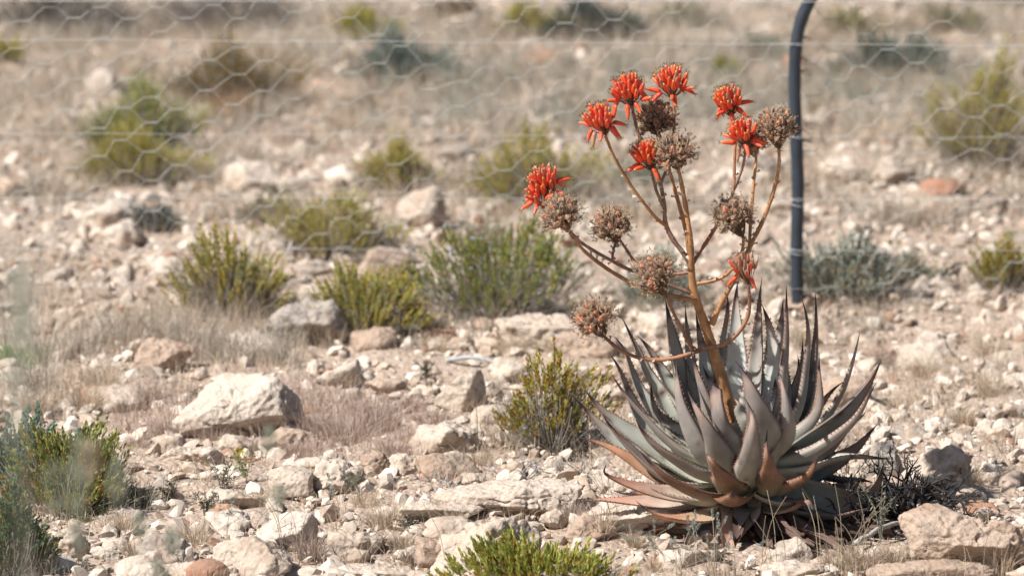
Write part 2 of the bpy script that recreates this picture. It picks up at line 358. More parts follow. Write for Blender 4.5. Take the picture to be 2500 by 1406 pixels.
for bi, (cx, cy, w, h, tone, lab, op) in enumerate(B):
    op = dict(op); sub = op.pop('sub', 4); zr = op.pop('zr', random.uniform(-.5, .5)); op.setdefault('planes', 11)
    P = GP(cx, cy + h / 2 * 0.86); s = MPP(P[1]); dx = w * s * 1.22; dy = dx * 0.7
    if w / h > 2: dy = dx * 0.5
    dz = max((h * s - 0.2 * dy) / 0.97 * 1.26, 0.02)
    Vv, Ff = rock_shape(100 + bi, sub, (dx, dy, dz), **op)
    Vv[:, 2] = np.where(Vv[:, 2] < -dz * 0.42, -dz * 0.42 + (Vv[:, 2] + dz * 0.42) * 0.2, Vv[:, 2])
    c = (P[0], P[1] + dy * 0.42, float(hgt(P[0], P[1] + dy * 0.42)) + dz * 0.27)
    obj("boulder", mesh("boulder", Vv, Ff, [STONE[tone]]), loc=c, rot=(0, 0, zr * 0.3), label=lab, cat="rock")
    boxes.append((c[0], c[1], max(dx, dy) * 0.42)); BOULD.append((c[0], c[1], dx, dy, dz))
LM += [("the large white boulder", 588, 985), ("the shaded grey boulder", 752, 790), ("the broad overhanging slab", 1272, 1215), ("the pointed pitted boulder", 1205, 1335),
       ("the big sloping boulder", 2352, 1305), ("the aloe", 1800, 1200), ("the blue-flowered shrub", 1345, 1050), ("the cracked smooth boulder", 705, 1302),
       ("the bottom-left shrubs", 160, 1230), ("the rough pale boulder", 1330, 805), ("the upright pale boulder", 1140, 962), ("the foot of the post", 1945, 760),
       ("the two-toned green shrub", 320, 400), ("the egg-shaped boulder", 1040, 515), ("the dull tan boulder", 942, 655), ("the shaded-underside boulder", 398, 872),
       ("the white jagged boulder", 612, 440), ("the yellow-green shrub at the right", 2390, 380), ("the rust-red rock", 2292, 462), ("the black dead twigs", 2250, 1200),
       ("the grey-green bush by the post", 2060, 690), ("the bright white boulder", 262, 525), ("the round orange-brown stone", 505, 1398), ("the tan slanted boulder", 812, 225),
       ("the orange-tan boulder", 1335, 152), ("the right edge shrub", 2440, 680), ("the two-step boulder", 1095, 1068), ("the split boulder", 265, 200)]

# ------------------------------------------------------------------ where grass is thick and stones are few
def grassy(px, py):
    """0 bare rubble .. 1 thick grass, by ground patch"""
    v = np.where(np.asarray(py) < 380, .55, .15) + np.zeros(np.shape(px))
    for (cx, cy, rx, ry, a) in ((480, 830, 330, 110, .85), (800, 1040, 230, 90, .8), (430, 1030, 230, 70, .8), (650, 330, 450, 60, .7), (1700, 270, 700, 110, .8), (200, 380, 260, 120, .5), (80, 800, 150, 200, .9),
                            (150, 970, 230, 60, .7), (1150, 250, 500, 130, .7), (2300, 950, 260, 90, .45), (2200, 560, 350, 40, .3), (1350, 960, 160, 60, .5), (900, 350, 300, 50, .5), (1900, 1380, 300, 60, .5), (2300, 300, 300, 90, .6)):
        v = np.maximum(v, a * np.exp(-(((px - cx) / rx) ** 2 + ((py - cy) / ry) ** 2)))
    return v
def pxa(x, y, z=None):
    v = np.stack((x, y, hgt(x, y) if z is None else z), -1) - CAM; d = v @ FW
    return 1250 + v[..., 0] / d / KP, 703 - (v @ UP) / d / KP

# ------------------------------------------------------------------ loose stones, each one an object
SV = []
for k in range(16):
    r = np.random.default_rng(500 + k)
    dm = (2.0, r.uniform(1.3, 2.0), r.uniform(0.9, 1.6)); Vv, Ff = rock_shape(900 + k, 4, dm, planes=7 + k % 5, rough=.085, pit=.10 if k % 3 == 0 else .03, sharp=40)
    SV.append({t: mesh("loose_stone", Vv, Ff, [STONE[t]]) for t in STONE})
cands = []
r = np.random.default_rng(42)
tries = 0
while len(cands) < 285 and tries < 60000:
    tries += 1
    y = -0.55 + 7.2 * r.random() ** 1.35; hw = 0.095 * (y + 11.5) + 0.06; x = -0.47 + r.uniform(-hw, hw)
    size = float(np.clip(r.lognormal(math.log(0.082), 0.34), 0.056, 0.15))
    px, py = pxa(np.array(x), np.array(y)); g = float(grassy(px, py))
    if r.random() < g * 0.9: continue
    if x * x + y * y < 0.05 or ((x - .14) / .36) ** 2 + ((y + .06) / .19) ** 2 < 1: continue
    if any((x - a) ** 2 + (y - b) ** 2 < (q * .92 + size * .36) ** 2 for a, b, q in boxes): continue
    boxes.append((x, y, size * .38)); tone = r.choice(['pale', 'white', 'tan', 'grey', 'rust'], p=[.46, .31, .20, .02, .01])
    cands.append((x, y, size, tone, float(px), float(py)))
cells = {}
for i, (x, y, s, tone, px, py) in enumerate(cands):
    d = [((px - a) ** 2 + ((py - b) * 1.6) ** 2, n, px - a, (py - b) * 1.6) for n, a, b in LM]
    _, n, ddx, ddy = min(d)
    rel = ("right of" if ddx > 0 else "left of") if abs(ddx) > abs(ddy) else ("in front of" if ddy > 0 else "behind")
    cells.setdefault((n, rel, tone), []).append((-s / (y + 11.5), i))
RK = ["largest", "second largest", "third largest", "fourth largest", "fifth largest", "sixth largest", "seventh largest"]
TW = {'pale': 'cream', 'white': 'whitish', 'tan': 'tan', 'grey': 'grey', 'rust': 'rust-red'}
lab = {}
for (n, rel, tone), L_ in cells.items():
    L_.sort()
    for k, (_, i) in enumerate(L_):
        lab[i] = (f"loose {TW[tone]} stone just {rel} {n}" if len(L_) == 1 else
                  f"{RK[k]} of the loose {TW[tone]} stones just {rel} {n}" if k < 7 else f"small loose {TW[tone]} stone among several just {rel} {n}")
for i, (x, y, s, tone, px, py) in enumerate(cands):
    o = obj("loose_stone", SV[r.integers(16)][tone], loc=(x, y, float(hgt(x, y)) + s * r.uniform(-.08, .10)), rot=(r.uniform(-.35, .35), r.uniform(-.35, .35), r.uniform(0, 6.28)),
            scale=(s / 2 * r.uniform(.9, 1.25), s / 2, s / 2 * r.uniform(.7, 1.1)), label=lab[i], cat="stone", group="loose limestone stones on the ground")

# ------------------------------------------------------------------ rubble nobody could count
def scatter_stones(name, n, smin, smax, sub, seed, label, power=1.35, dens=0.75):
    r = np.random.default_rng(seed); D, F = ICO[sub]
    vs = []
    for k in range(14):
        nn = nrm(r.normal(size=(8, 3))); h = r.uniform(.5, 1, 8); q = np.maximum(D @ nn.T, 0) / h; rad = np.minimum((q ** 20).sum(1) ** (-1 / 20), 1.3)
        vs.append(D * rad[:, None])
    vs = np.array(vs)
    y = -1.1 + 9.2 * r.random(n) ** power; hw = 0.095 * (y + 11.5) + 0.45; x = -0.47 + r.uniform(-1, 1, n) * hw
    px, py = pxa(x, y); keep = r.random(n) > grassy(px, py) * dens
    keep &= ~((((x - .14) / .33) ** 2 + ((y + .06) / .17) ** 2) < 1) | (r.random(n) < .12)
    x, y = x[keep], y[keep]; n = len(x)
    s = smin * (smax / smin) ** (r.random(n) ** (1.3 if smin > .01 else 2.2)); a = r.uniform(0, 6.28, n); tl = r.normal(0, .3, (n, 2))
    A = vs[r.integers(0, 14, n)] * np.stack((s, s * r.uniform(.6, 1, n), s * r.uniform(.4, .8, n)), 1)[:, None, :] * 0.5
    ca, sa = np.cos(a)[:, None], np.sin(a)[:, None]
    Xx = A[..., 0] * ca - A[..., 1] * sa; Yy = A[..., 0] * sa + A[..., 1] * ca; Zz = A[..., 2] + Xx * tl[:, :1] + Yy * tl[:, 1:]
    Vv = np.stack((Xx + x[:, None], Yy + y[:, None], Zz + (hgt(x, y) + s * .03 + 0.002)[:, None]), -1).reshape(-1, 3)
    Ff = (F[None] + (np.arange(n) * len(D))[:, None, None]).reshape(-1, 3)
    tn = r.choice(4, n, p=[.45, .25, .25, .05]); base = np.array(((.58, .49, .405), (.65, .57, .48), (.45, .355, .28), (.36, .22, .155)))[tn] * r.uniform(.75, 1.1, (n, 1))
    me = mesh(name, Vv, Ff, [M_rub], np.repeat(base, len(D), 0), smooth=False)
    obj(name, me, kind="stuff", label=label)
M_rub = attr_mat("rubble_stone", 0.92, 0, 0.15, 60, 0.5, 0.6)
scatter_stones("rubble", 9500, 0.028, 0.062, 2, 11, "angular limestone rubble strewn over the soil", .98, .75)
scatter_stones("small_rubble", 15500, 0.015, 0.030, 1, 13, "small broken limestone chips between the larger stones", 1.2, .8)
scatter_stones("gravel", 20000, 0.005, 0.02, 1, 12, "fine pale gravel between the stones", 1.3, .45)

# ------------------------------------------------------------------ grass
def blades(acc, bx, by, bz, n, spread, h, lean, wid, col, r, seg=4, curl=1.0, headed=0.0, colvar=.2, bend=None):
    """thin ribbons from around each base; vectorised; bx.. scalars"""
    a = r.uniform(0, 6.283, n); d = spread * np.sqrt(r.random(n)); x0 = bx + d * np.cos(a); y0 = by + d * np.sin(a)
    hh = h * r.uniform(.55, 1.05, n); ln = np.abs(r.normal(0, lean, n)) + .05; dirx = np.cos(a + r.normal(0, .7, n)); diry = np.sin(a + r.normal(0, .7, n))
    t = np.linspace(0, 1, seg + 1)[None]
    ax = ln[:, None] * (t ** (1 + curl)) * hh[:, None]; up = hh[:, None] * (t - .25 * ln[:, None] * t ** 2)
    cx = x0[:, None] + dirx[:, None] * ax; cy = y0[:, None] + diry[:, None] * ax; cz = (hgt(x0, y0) if bz is None else np.full(n, bz))[:, None] + up - .004
    w = wid * r.uniform(.6, 1.3, n)[:, None] * (1 - t * .8) * .5; th = r.uniform(-.9, .9, n)[:, None]
    wx, wy = np.cos(th) * w, np.sin(th) * w
    Lp = np.stack((cx - wx, cy - wy, cz), -1); Rp = np.stack((cx + wx, cy + wy, cz), -1)
    Vv = np.stack((Lp, Rp), 2).reshape(-1, 3)
    b = (np.arange(n) * (seg + 1) * 2)[:, None] + (np.arange(seg) * 2)[None]; b = b.ravel()
    Q = np.stack((b, b + 1, b + 3, b + 2), 1)
    c = np.asarray(col)[r.integers(0, len(col), n)] if np.ndim(col) == 2 else np.tile(col, (n, 1))
    c = c * r.uniform(1 - colvar, 1 + colvar, (n, 1)); acc.add(Vv, Q, None, np.repeat(c, (seg + 1) * 2, 0))
STRAW = np.array(((.60, .48, .34), (.52, .41, .30), (.42, .33, .26), (.56, .48, .38)))
PINK = np.array(((.45, .34, .28), (.40, .29, .235), (.50, .40, .33)))
GREYG = np.array(((.40, .37, .31), (.46, .41, .34), (.33, .31, .26), (.50, .42, .33)))
# thin ground-cover grass as one mass
acc = Acc(); r = np.random.default_rng(5); n = 17000
y = -1.0 + 9.0 * r.random(n) ** 1.05; hw = .095 * (y + 11.5) + .4; x = -.47 + r.uniform(-1, 1, n) * hw
px, py = pxa(x, y); g = grassy(px, py); keep = (r.random(n) < g * (1.1 - .3 * (py < 520)) + .04) & ~((((x - .1) / .42) ** 2 + ((y + .12) / .26) ** 2) < 1) & ((x * x + y * y) > .05)
for xx, yy, pp, qq, gg in zip(x[keep], y[keep], px[keep], py[keep], g[keep]):
    pal = PINK if (560 < pp < 1050 and 960 < qq < 1160) or (300 < pp < 560 and 1000 < qq < 1100) else (GREYG if (qq < 330 and 1000 < pp < 2000) or (pp < 120 and qq > 500) else STRAW)
    blades(acc, xx, yy, None, r.integers(6, 15), .045, .045 + .085 * gg, .5, .0014, pal if (qq > 520 or r.random() < .55) else GREYG, r, seg=2)
obj("dry_grass", acc.mesh("dry_grass", [M_straw], False), kind="stuff", label="sparse dry straw-coloured grass over the stony ground")

def nearest_phrase(px, py):
    _, n, ddx, ddy = min(((px - a) ** 2 + ((py - b) * 1.6) ** 2, n, px - a, (py - b) * 1.6) for n, a, b in LM)
    return (("right of" if ddx > 0 else "left of") if abs(ddx) > abs(ddy) else ("in front of" if ddy > 0 else "behind")) + " " + n
# individual dry tufts: px, py(base), w, h, palette, word
TUFT = [(1050, 1045, 120, 60, 'p'), (900, 1020, 160, 60, 'p'), (1010, 1090, 110, 50, 'p'), (780, 1060, 120, 60, 'p'), (640, 1240, 70, 50, 's'), (1160, 1010, 90, 60, 's'), (250, 960, 140, 80, 's'), (360, 990, 130, 70, 'p'), (80, 960, 120, 90, 'g'), (700, 900, 110, 70, 'g'), (1900, 930, 90, 60, 's'), (2080, 1000, 90, 60, 's'), (2420, 880, 110, 70, 's'), (1250, 870, 110, 60, 's'), (1060, 860, 90, 50, 's'), (850, 1090, 190, 95, 'p'), (740, 1128, 150, 60, 'p'), (930, 1060, 150, 95, 'p'), (960, 1120, 110, 60, 'p'), (420, 1075, 150, 75, 'p'), (520, 1085, 110, 60, 'p'), (610, 1105, 80, 45, 'p'), (330, 1100, 90, 45, 'p'),
        (470, 880, 130, 150, 'g'), (380, 850, 110, 130, 'g'), (290, 850, 120, 120, 'g'), (560, 900, 150, 130, 'g'), (640, 890, 120, 120, 'g'), (200, 880, 110, 110, 'g'), (700, 850, 100, 90, 'g'), (120, 900, 120, 130, 'g'),
        (300, 1310, 70, 75, 's'), (470, 1340, 110, 80, 's'), (810, 1195, 50, 60, 's'), (940, 1290, 130, 70, 's'), (890, 1240, 90, 55, 's'), (760, 1370, 110, 80, 'b'), (980, 1345, 60, 55, 's'), (330, 1370, 80, 60, 's'),
        (1110, 1290, 60, 60, 's'), (1000, 1385, 60, 60, 'b'), (590, 1240, 60, 50, 's'), (880, 1200, 60, 50, 's'), (1400, 1290, 90, 85, 'b'), (1470, 1330, 70, 120, 's'), (1385, 960, 100, 90, 's'), (1370, 870, 110, 60, 's'),
        (2110, 1400, 150, 90, 's'), (2180, 1390, 90, 80, 's'), (2330, 1400, 120, 70, 's'), (2440, 1405, 110, 90, 's'), (2040, 1385, 90, 60, 's'), (1600, 1400, 70, 45, 's'),
        (2290, 1200, 70, 60, 's'), (2370, 1190, 70, 60, 's'), (2460, 1180, 60, 50, 's'), (2150, 900, 80, 70, 'p'), (1960, 860, 90, 90, 's'), (2260, 930, 100, 70, 's'), (2420, 970, 120, 70, 's'), (2200, 1010, 90, 60, 's'), (2350, 1040, 90, 60, 's'),
        (560, 300, 150, 90, 'o'), (610, 270, 90, 70, 'o'), (500, 260, 120, 80, 'o'), (1180, 460, 80, 60, 's'), (2200, 1240, 50, 60, 's'), (210, 1010, 120, 90, 's'), (90, 1020, 120, 80, 's'), (310, 1000, 100, 70, 's'), (1010, 1010, 90, 60, 'p'),
        (1230, 1090, 90, 60, 'p'), (1170, 1140, 70, 50, 's'), (700, 370, 120, 80, 'p'), (520, 420, 110, 90, 's'), (850, 330, 120, 70, 's'), (1550, 1345, 50, 60, 's')]
TP = {'p': (PINK, 'reddish-tan fine'), 'g': (GREYG, 'grey-straw tall'), 's': (STRAW, 'straw-coloured'), 'b': (PINK * .8, 'brown wiry'), 'o': (np.array(((.42, .24, .11), (.36, .22, .12))), 'rusty-brown')}
seen = {}
TUFT.sort(key=lambda t: t[0])
for i, (cx, cy, w, h, k) in enumerate(TUFT):
    P = GP(cx, cy - h * .12); s = MPP(P[1]); acc = Acc(); r = np.random.default_rng(3000 + i)
    n = int((90 + w * 1.1) * (.8 if k == 'g' else 1.15))
    blades(acc, 0, 0, 0.0, n, w * s * (.3 if k != 'g' else .5), h * s * .95, .75 if k != 'g' else .5, .0015, TP[k][0], r, seg=5, curl=.8)
    ph = f"{TP[k][1]} grass tuft {nearest_phrase(cx, cy)}"; seen[ph] = seen.get(ph, 0) + 1
    o = obj("grass_tuft", acc.mesh("grass_tuft", [M_straw], False), loc=(P[0], P[1], float(hgt(P[0], P[1]))), label=ph, cat="grass tuft", group="dry grass tufts")
    o['_n'] = seen[ph]
ext = ["first", "second", "third", "fourth", "fifth", "sixth", "seventh", "eighth", "ninth", "tenth", "eleventh"]
for o in [o for o in COL.objects if '_n' in o.keys()]:
    if seen[o['label']] > 1: o['label_'] = o['label'] + f", {ext[min(o['_n'] - 1, len(ext) - 1)]} from the left"
for o in [o for o in COL.objects if '_n' in o.keys()]:
    if 'label_' in o.keys(): o['label'] = o['label_']; del o['label_']
    del o['_n']

# ------------------------------------------------------------------ leafy shrubs
LT_V = np.array(((0, 0, 0), (-.5, .5, .13), (.5, .5, .13), (0, 1, .05), (0, .5, -.04)), float)
LT_T = np.array(((0, 4, 1), (0, 2, 4), (1, 4, 3), (4, 2, 3)))
def leaves(acc, pos, dirv, ln, wd, col, r):
    """many small folded leaves: pos (n,3), dir (n,3)"""
    n = len(pos); Yd = nrm(dirv); a = nrm(r.normal(size=(n, 3))); Xd = nrm(np.cross(Yd, a)); Zd = np.cross(Xd, Yd)
    L = ln[:, None, None]; Wd = wd[:, None, None]
    Vv = pos[:, None] + Xd[:, None] * LT_V[None, :, 0:1] * Wd + Yd[:, None] * LT_V[None, :, 1:2] * L + Zd[:, None] * LT_V[None, :, 2:3] * L
    off = (np.arange(n) * 5)[:, None, None]
    acc.add(Vv.reshape(-1, 3), None, (LT_T[None] + off).reshape(-1, 3), np.repeat(col, 5, 0))
SHR = []
def shrub(cx, cy, w, h, label, pal, seed, nshoot=130, leafn=15, leaf=(.011, .0034), catg="shrub", name="leafy_shrub", shoot=.045, flowers=0, dead=.12, twig=(.30, .27, .24), fill=1.0, gap=0.0, upright=.7, noleaf_low=.35):
    r = np.random.default_rng(seed); P = GP(cx, cy - h * .10); s = MPP(P[1]); hw = w * s * .60; hh = h * s * 1.06; nshoot = int(nshoot * 1.5); leaf = (leaf[0] * 1.18, leaf[1] * 1.3)
    root = obj(name, None, loc=(P[0], P[1] + hw * .35, float(hgt(P[0], P[1] + hw * .35))), label=label, cat=catg)
    SHR.append((P[0], P[1] + hw * .35, hw, hh))
    # shoot tips on a lumpy dome
    u = r.random(nshoot); az = r.uniform(0, 6.283, nshoot); rad = np.sqrt(u)
    lump = .80 + .24 * np.sin(az * 3 + seed) + .12 * np.sin(az * 7 + 2 * seed) + .12 * r.normal(size=nshoot)
    tx = np.cos(az) * rad * hw * np.clip(lump, .6, 1.08); ty = np.sin(az) * rad * hw * .75 * np.clip(lump, .6, 1.08)
    tz = hh * (np.sqrt(np.clip(1 - (rad * .93) ** 2, 0, 1)) * r.uniform(.58, 1.08, nshoot)) * (.9 + .18 * np.sin(az + seed * 1.7) * rad + .14 * np.sin(tx / hw * 6 + seed)); tz = np.maximum(tz, hh * .30)
    tip = np.stack((tx, ty, tz), 1)
    out = nrm(np.stack((tx / hw, ty / hw, np.full(nshoot, upright * 1.6)), 1))
    tw = Acc(); fo = Acc()
    for q in range(nshoot):
        t = tip[q]; b = np.array((t[0] * .12, t[1] * .12, 0)); m1 = b + (t - b) * .45 + np.array((t[0] * .12, t[1] * .12, hh * .03)) + r.normal(0, .006, 3)
        if r.random() < .6 * fill:
            Vv, Q, Tt = tube(cat(np.array((b, m1, t - out[q] * shoot * .8)), 4), np.linspace(.0019, .0008, 4), 3, False)
            tw.add(Vv, Q, None, np.array(twig) * r.uniform(.7, 1.25))
    # bare grey twigs low down
    for q in range(int(nshoot * 1.3)):
        a = r.uniform(0, 6.283); rr = hw * r.uniform(.1, .95); e = np.array((np.cos(a) * rr, np.sin(a) * rr * .7, hh * r.uniform(.12, .62)))
        Vv, Q, _ = tube(cat(np.array(((e[0] * .15, e[1] * .15, 0), e * np.array((.7, .7, .4)) + r.normal(0, .006, 3), e)), 4), np.linspace(.0013, .0005, 4), 3, False)
        tw.add(Vv, Q, None, np.array((.46, .42, .37)) * r.uniform(.6, 1.15))
    n = nshoot * leafn; k = np.repeat(np.arange(nshoot), leafn); f = np.tile(np.linspace(0, 1, leafn), nshoot)
    sl_ = shoot * r.uniform(.7, 1.3, nshoot)[k]
    pos = tip[k] - out[k] * (sl_ * (1 - f))[:, None] + r.normal(0, .0012, (n, 3))
    sd = nrm(r.normal(size=(n, 3))); sd = sd - out[k] * (sd * out[k]).sum(1, keepdims=True); dirv = out[k] * 1.0 + nrm(sd) * (.62 * (1 - f * .75))[:, None]
    ln = leaf[0] * (1.05 - .35 * f) * r.uniform(.75, 1.2, n); wd = leaf[1] * r.uniform(.8, 1.25, n)
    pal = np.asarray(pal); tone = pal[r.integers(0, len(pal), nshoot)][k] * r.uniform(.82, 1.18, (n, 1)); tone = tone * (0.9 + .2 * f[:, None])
    dd = (r.random(n) < dead * (1.4 - f)) ; tone[dd] = np.array((.50, .27, .05)) * r.uniform(.6, 1.2, (dd.sum(), 1))
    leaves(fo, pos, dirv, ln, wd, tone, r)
    # leaves lower along the stems
    m = int(n * .35 * fill); k = r.integers(0, nshoot, m); f = r.uniform(noleaf_low, .85, m)
    pos = np.stack((tip[k, 0] * (.12 + .88 * f), tip[k, 1] * (.12 + .88 * f), tip[k, 2] * f), 1) + r.normal(0, .008, (m, 3)); dirv = out[k] + r.normal(0, .5, (m, 3))
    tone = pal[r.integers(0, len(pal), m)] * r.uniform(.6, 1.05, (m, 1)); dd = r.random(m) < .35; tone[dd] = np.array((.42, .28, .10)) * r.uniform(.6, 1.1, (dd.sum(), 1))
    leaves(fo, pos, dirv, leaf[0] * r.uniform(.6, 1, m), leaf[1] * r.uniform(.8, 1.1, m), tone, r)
    obj("foliage", fo.mesh("foliage", [M_leafy], False), root); obj("stems", tw.mesh("stems", [M_bark]), root)
    for q in range(flowers):
        k = r.integers(nshoot); p = tip[k] * np.array((1, 1, 1)) + r.normal(0, .004, 3) + np.array((0, -.004, .002)); a = Acc()
        th = np.arange(5) * 1.2566; c = nrm(np.array((r.normal() * .4, -.6, 1.0))); X_ = nrm(np.cross(c, (0, 1, .2))); Y_ = np.cross(c, X_)
        pv = [(0, 0, 0)]; pt = []
        for t_ in th:
            d1 = X_ * np.cos(t_ - .4) + Y_ * np.sin(t_ - .4); d2 = X_ * np.cos(t_ + .4) + Y_ * np.sin(t_ + .4); d0 = X_ * np.cos(t_) + Y_ * np.sin(t_)
            b0 = len(pv); pv += [d1 * .0032 + c * .001, d0 * .0052 + c * .002, d2 * .0032 + c * .001]; pt += [(0, b0, b0 + 1), (0, b0 + 1, b0 + 2)]
        a.add(np.array(pv) + p, None, pt, (.42, .44, .78)); obj("blossom", a.mesh("blossom", [M_leafy], False), root)
    return root
YG = ((.48, .45, .12), (.40, .40, .11), (.54, .46, .12), (.35, .35, .11))
DG = ((.30, .34, .10), (.36, .39, .11), (.25, .29, .10))
OG = ((.48, .45, .14), (.54, .47, .15), (.42, .40, .14))
BG = ((.24, .33, .25), (.30, .38, .30), (.18, .26, .19))
GG = ((.42, .45, .36), (.48, .50, .41), (.34, .37, .30))
shrub(330, 405, 320, 185, "dark green upper half of the two-toned shrub at the upper left", DG, 1, 170, 13, shoot=.06)
shrub(325, 474, 320, 140, "yellow-green lower half of the two-toned shrub at the upper left", OG, 2, 190, 13, shoot=.055)
shrub(560, 808, 300, 225, "bushy green shrub with orange old leaves left of the shaded grey boulder", YG, 3, 170, 15, shoot=.05, dead=.2)
shrub(892, 845, 315, 180, "low yellow-green shrub right of the shaded grey boulder", YG, 4, 190, 15, shoot=.042)
shrub(1215, 822, 450, 255, "wide loose dark green shrub speckled with pale blue flowers", DG + ((.24, .28, .06),), 5, 260, 13, shoot=.042, flowers=16, fill=.7)
shrub(808, 652, 330, 165, "loose pale green shrub with bare stems above the low yellow-green shrub", OG, 6, 170, 13, shoot=.05, fill=.8)
shrub(965, 490, 205, 135, "olive-yellow shrub left of the egg-shaped boulder", OG, 7, 120, 13, shoot=.045, dead=.25)
shrub(1300, 528, 370, 190, "wide yellow-green shrub blurred behind the leftmost flower head", OG, 8, 190, 13, shoot=.055)
shrub(1350, 1138, 285, 262, "small upright shrub with yellow-green tips and blue flowers left of the aloe", YG + ((.34, .30, .06),), 9, 125, 13, (.0115, .004), shoot=.034, flowers=14, dead=.3, fill=.9)
shrub(1312, 1470, 450, 128, "fresh green shrub cut off by the bottom edge with star-shaped leaf tips", ((.35, .38, .09), (.41, .43, .10), (.48, .46, .11)), 10, 135, 15, (.017, .0048), shoot=.05, flowers=5, dead=.14)
shrub(165, 1290, 330, 225, "green shrub with yellow old leaves in the lower left corner", ((.29, .32, .10), (.38, .37, .11), (.24, .27, .10)), 11, 230, 14, (.013, .0042), shoot=.045, dead=.16)
shrub(2395, 452, 300, 285, "tall yellow-green shrub at the right edge behind the fence", OG, 12, 200, 13, shoot=.06)
shrub(2450, 735, 165, 155, "green and orange shrub cut by the right edge", YG, 13, 100, 13, shoot=.045, dead=.3)
shrub(882, 112, 175, 82, "small bright yellow-green shrub far back behind the netting", ((.35, .36, .05), (.40, .38, .06)), 14, 80, 11, (.013, .005), shoot=.06)
shrub(1290, 108, 170, 100, "far green shrub joined to a dark grey one at the top centre", OG, 15, 80, 11, (.013, .005), shoot=.06)
shrub(1768, 212, 90, 64, "small lone yellow-green shrub between the flower heads", ((.35, .36, .05),), 16, 45, 11, (.012, .005), shoot=.045)
shrub(20, 190, 90, 100, "green shrub at the left edge behind the top wires", YG, 17, 60, 11, shoot=.05)
shrub(40, 1245, 260, 220, "blue-green bush at the left edge above the yellow-leaved shrub", BG, 18, 170, 14, (.010, .005), shoot=.035, dead=.03)
shrub(230, 1268, 300, 60, "low creeping mat of tiny dark leaves under the corner shrub", ((.17, .21, .08), (.22, .26, .12)), 19, 260, 9, (.006, .004), shoot=.02, dead=.05, upright=1.2)
shrub(25, 1440, 190, 210, "dense dark green bush in the bottom left corner", ((.12, .18, .09), (.17, .22, .10)), 20, 220, 13, (.009, .005), shoot=.03, dead=.06)
shrub(210, 1150, 110, 90, "sprig of pale blue-green leaves rising behind the corner shrub", BG, 21, 50, 12, (.010, .006), shoot=.03, dead=.03)
shrub(985, 232, 270, 130, "rounded grey-blue shrub in front of the far netting", ((.22, .26, .23), (.28, .32, .28)), 22, 150, 11, (.011, .006), name="grey_shrub", shoot=.05, dead=.02)
shrub(2185, 215, 290, 125, "dark grey-green shrub right of the post's upper part", ((.17, .20, .17), (.24, .28, .23)), 23, 150, 11, (.011, .006), name="grey_shrub", shoot=.05, dead=.02)
shrub(372, 580, 135, 84, "small grey bush between pale rocks at the left", ((.22, .24, .22), (.30, .32, .29)), 24, 90, 11, (.009, .004), name="grey_shrub", shoot=.035, dead=.02)
shrub(2060, 765, 340, 170, "straggly grey-green bush around the foot of the post", GG, 25, 170, 11, (.010, .006), name="grey_shrub", shoot=.04, dead=.05, fill=.7)
shrub(1610, 775, 210, 140, "hazy grey-green bush directly behind the flower stalk", GG, 26, 120, 10, (.010, .005), name="grey_shrub", shoot=.04, dead=.03, fill=.7)
shrub(555, 285, 350, 165, "brown-olive half-dry bush behind the netting", ((.23, .20, .10), (.28, .22, .11), (.20, .20, .12)), 27, 210, 11, (.010, .004), name="dry_shrub", shoot=.06, dead=.3)
shrub(1440, 112, 240, 105, "dark slate-green shrub far back at the top centre", ((.13, .15, .13), (.18, .21, .18)), 28, 140, 11, (.012, .006), name="grey_shrub", shoot=.05, dead=.02)
shrub(150, 115, 420, 140, "dark purple-grey brushwood in the top left corner", ((.15, .145, .13), (.21, .20, .18)), 29, 240, 9, (.011, .004), name="dry_shrub", shoot=.06, dead=.05, twig=(.36, .33, .33))
shrub(560, 100, 420, 125, "grey leafless brushwood behind the top wires", ((.20, .18, .17), (.27, .25, .23)), 30, 230, 8, (.011, .004), name="dry_shrub", shoot=.06, dead=.05, twig=(.42, .39, .38))
shrub(1110, 70, 160, 80, "pale brown brush beside the far green shrub", ((.33, .26, .19),), 31, 80, 9, (.012, .005), name="dry_shrub", shoot=.05, dead=.1)
shrub(2440, 30, 200, 70, "olive shrub in the top right corner", ((.22, .23, .08), (.28, .27, .12)), 32, 80, 9, (.012, .005), shoot=.05)
shrub(2080, 100, 190, 70, "faint greenish brush right of the post's bend", ((.36, .36, .15), (.33, .32, .2)), 33, 60, 9, (.012, .005), shoot=.05)
shrub(1660, 75, 200, 60, "low greyish brush beside the long whitish slab", ((.34, .34, .24), (.40, .38, .28)), 34, 70, 9, (.012, .005), name="dry_shrub", shoot=.05)
shrub(1860, 150, 150, 60, "small grey-green tuft bush left of the post's upper part", GG, 35, 60, 9, (.012, .005), name="grey_shrub", shoot=.045)
shrub(2330, 95, 190, 70, "grey-olive brush near the top right corner", ((.30, .31, .20), (.36, .35, .24)), 36, 80, 9, (.012, .005), name="dry_shrub", shoot=.05)
shrub(1190, 640, 210, 90, "pale twiggy bush between the egg-shaped boulder and the flower-speckled shrub", ((.42, .40, .28), (.36, .34, .22)), 37, 80, 9, (.010, .004), name="dry_shrub", shoot=.045)
shrub(640, 560, 170, 80, "greyish dry bush left of the loose pale green shrub", ((.40, .37, .28), (.34, .33, .24)), 38, 70, 9, (.010, .004), name="dry_shrub", shoot=.04)
shrub(1560, 470, 200, 70, "low silvery bush behind the thin branching stalks", GG, 39, 80, 9, (.010, .005), name="grey_shrub", shoot=.04)
shrub(2230, 700, 150, 70, "small straw-green bush right of the bush by the post", ((.42, .41, .30), GG[0]), 40, 60, 9, (.010, .005), name="grey_shrub", shoot=.04)
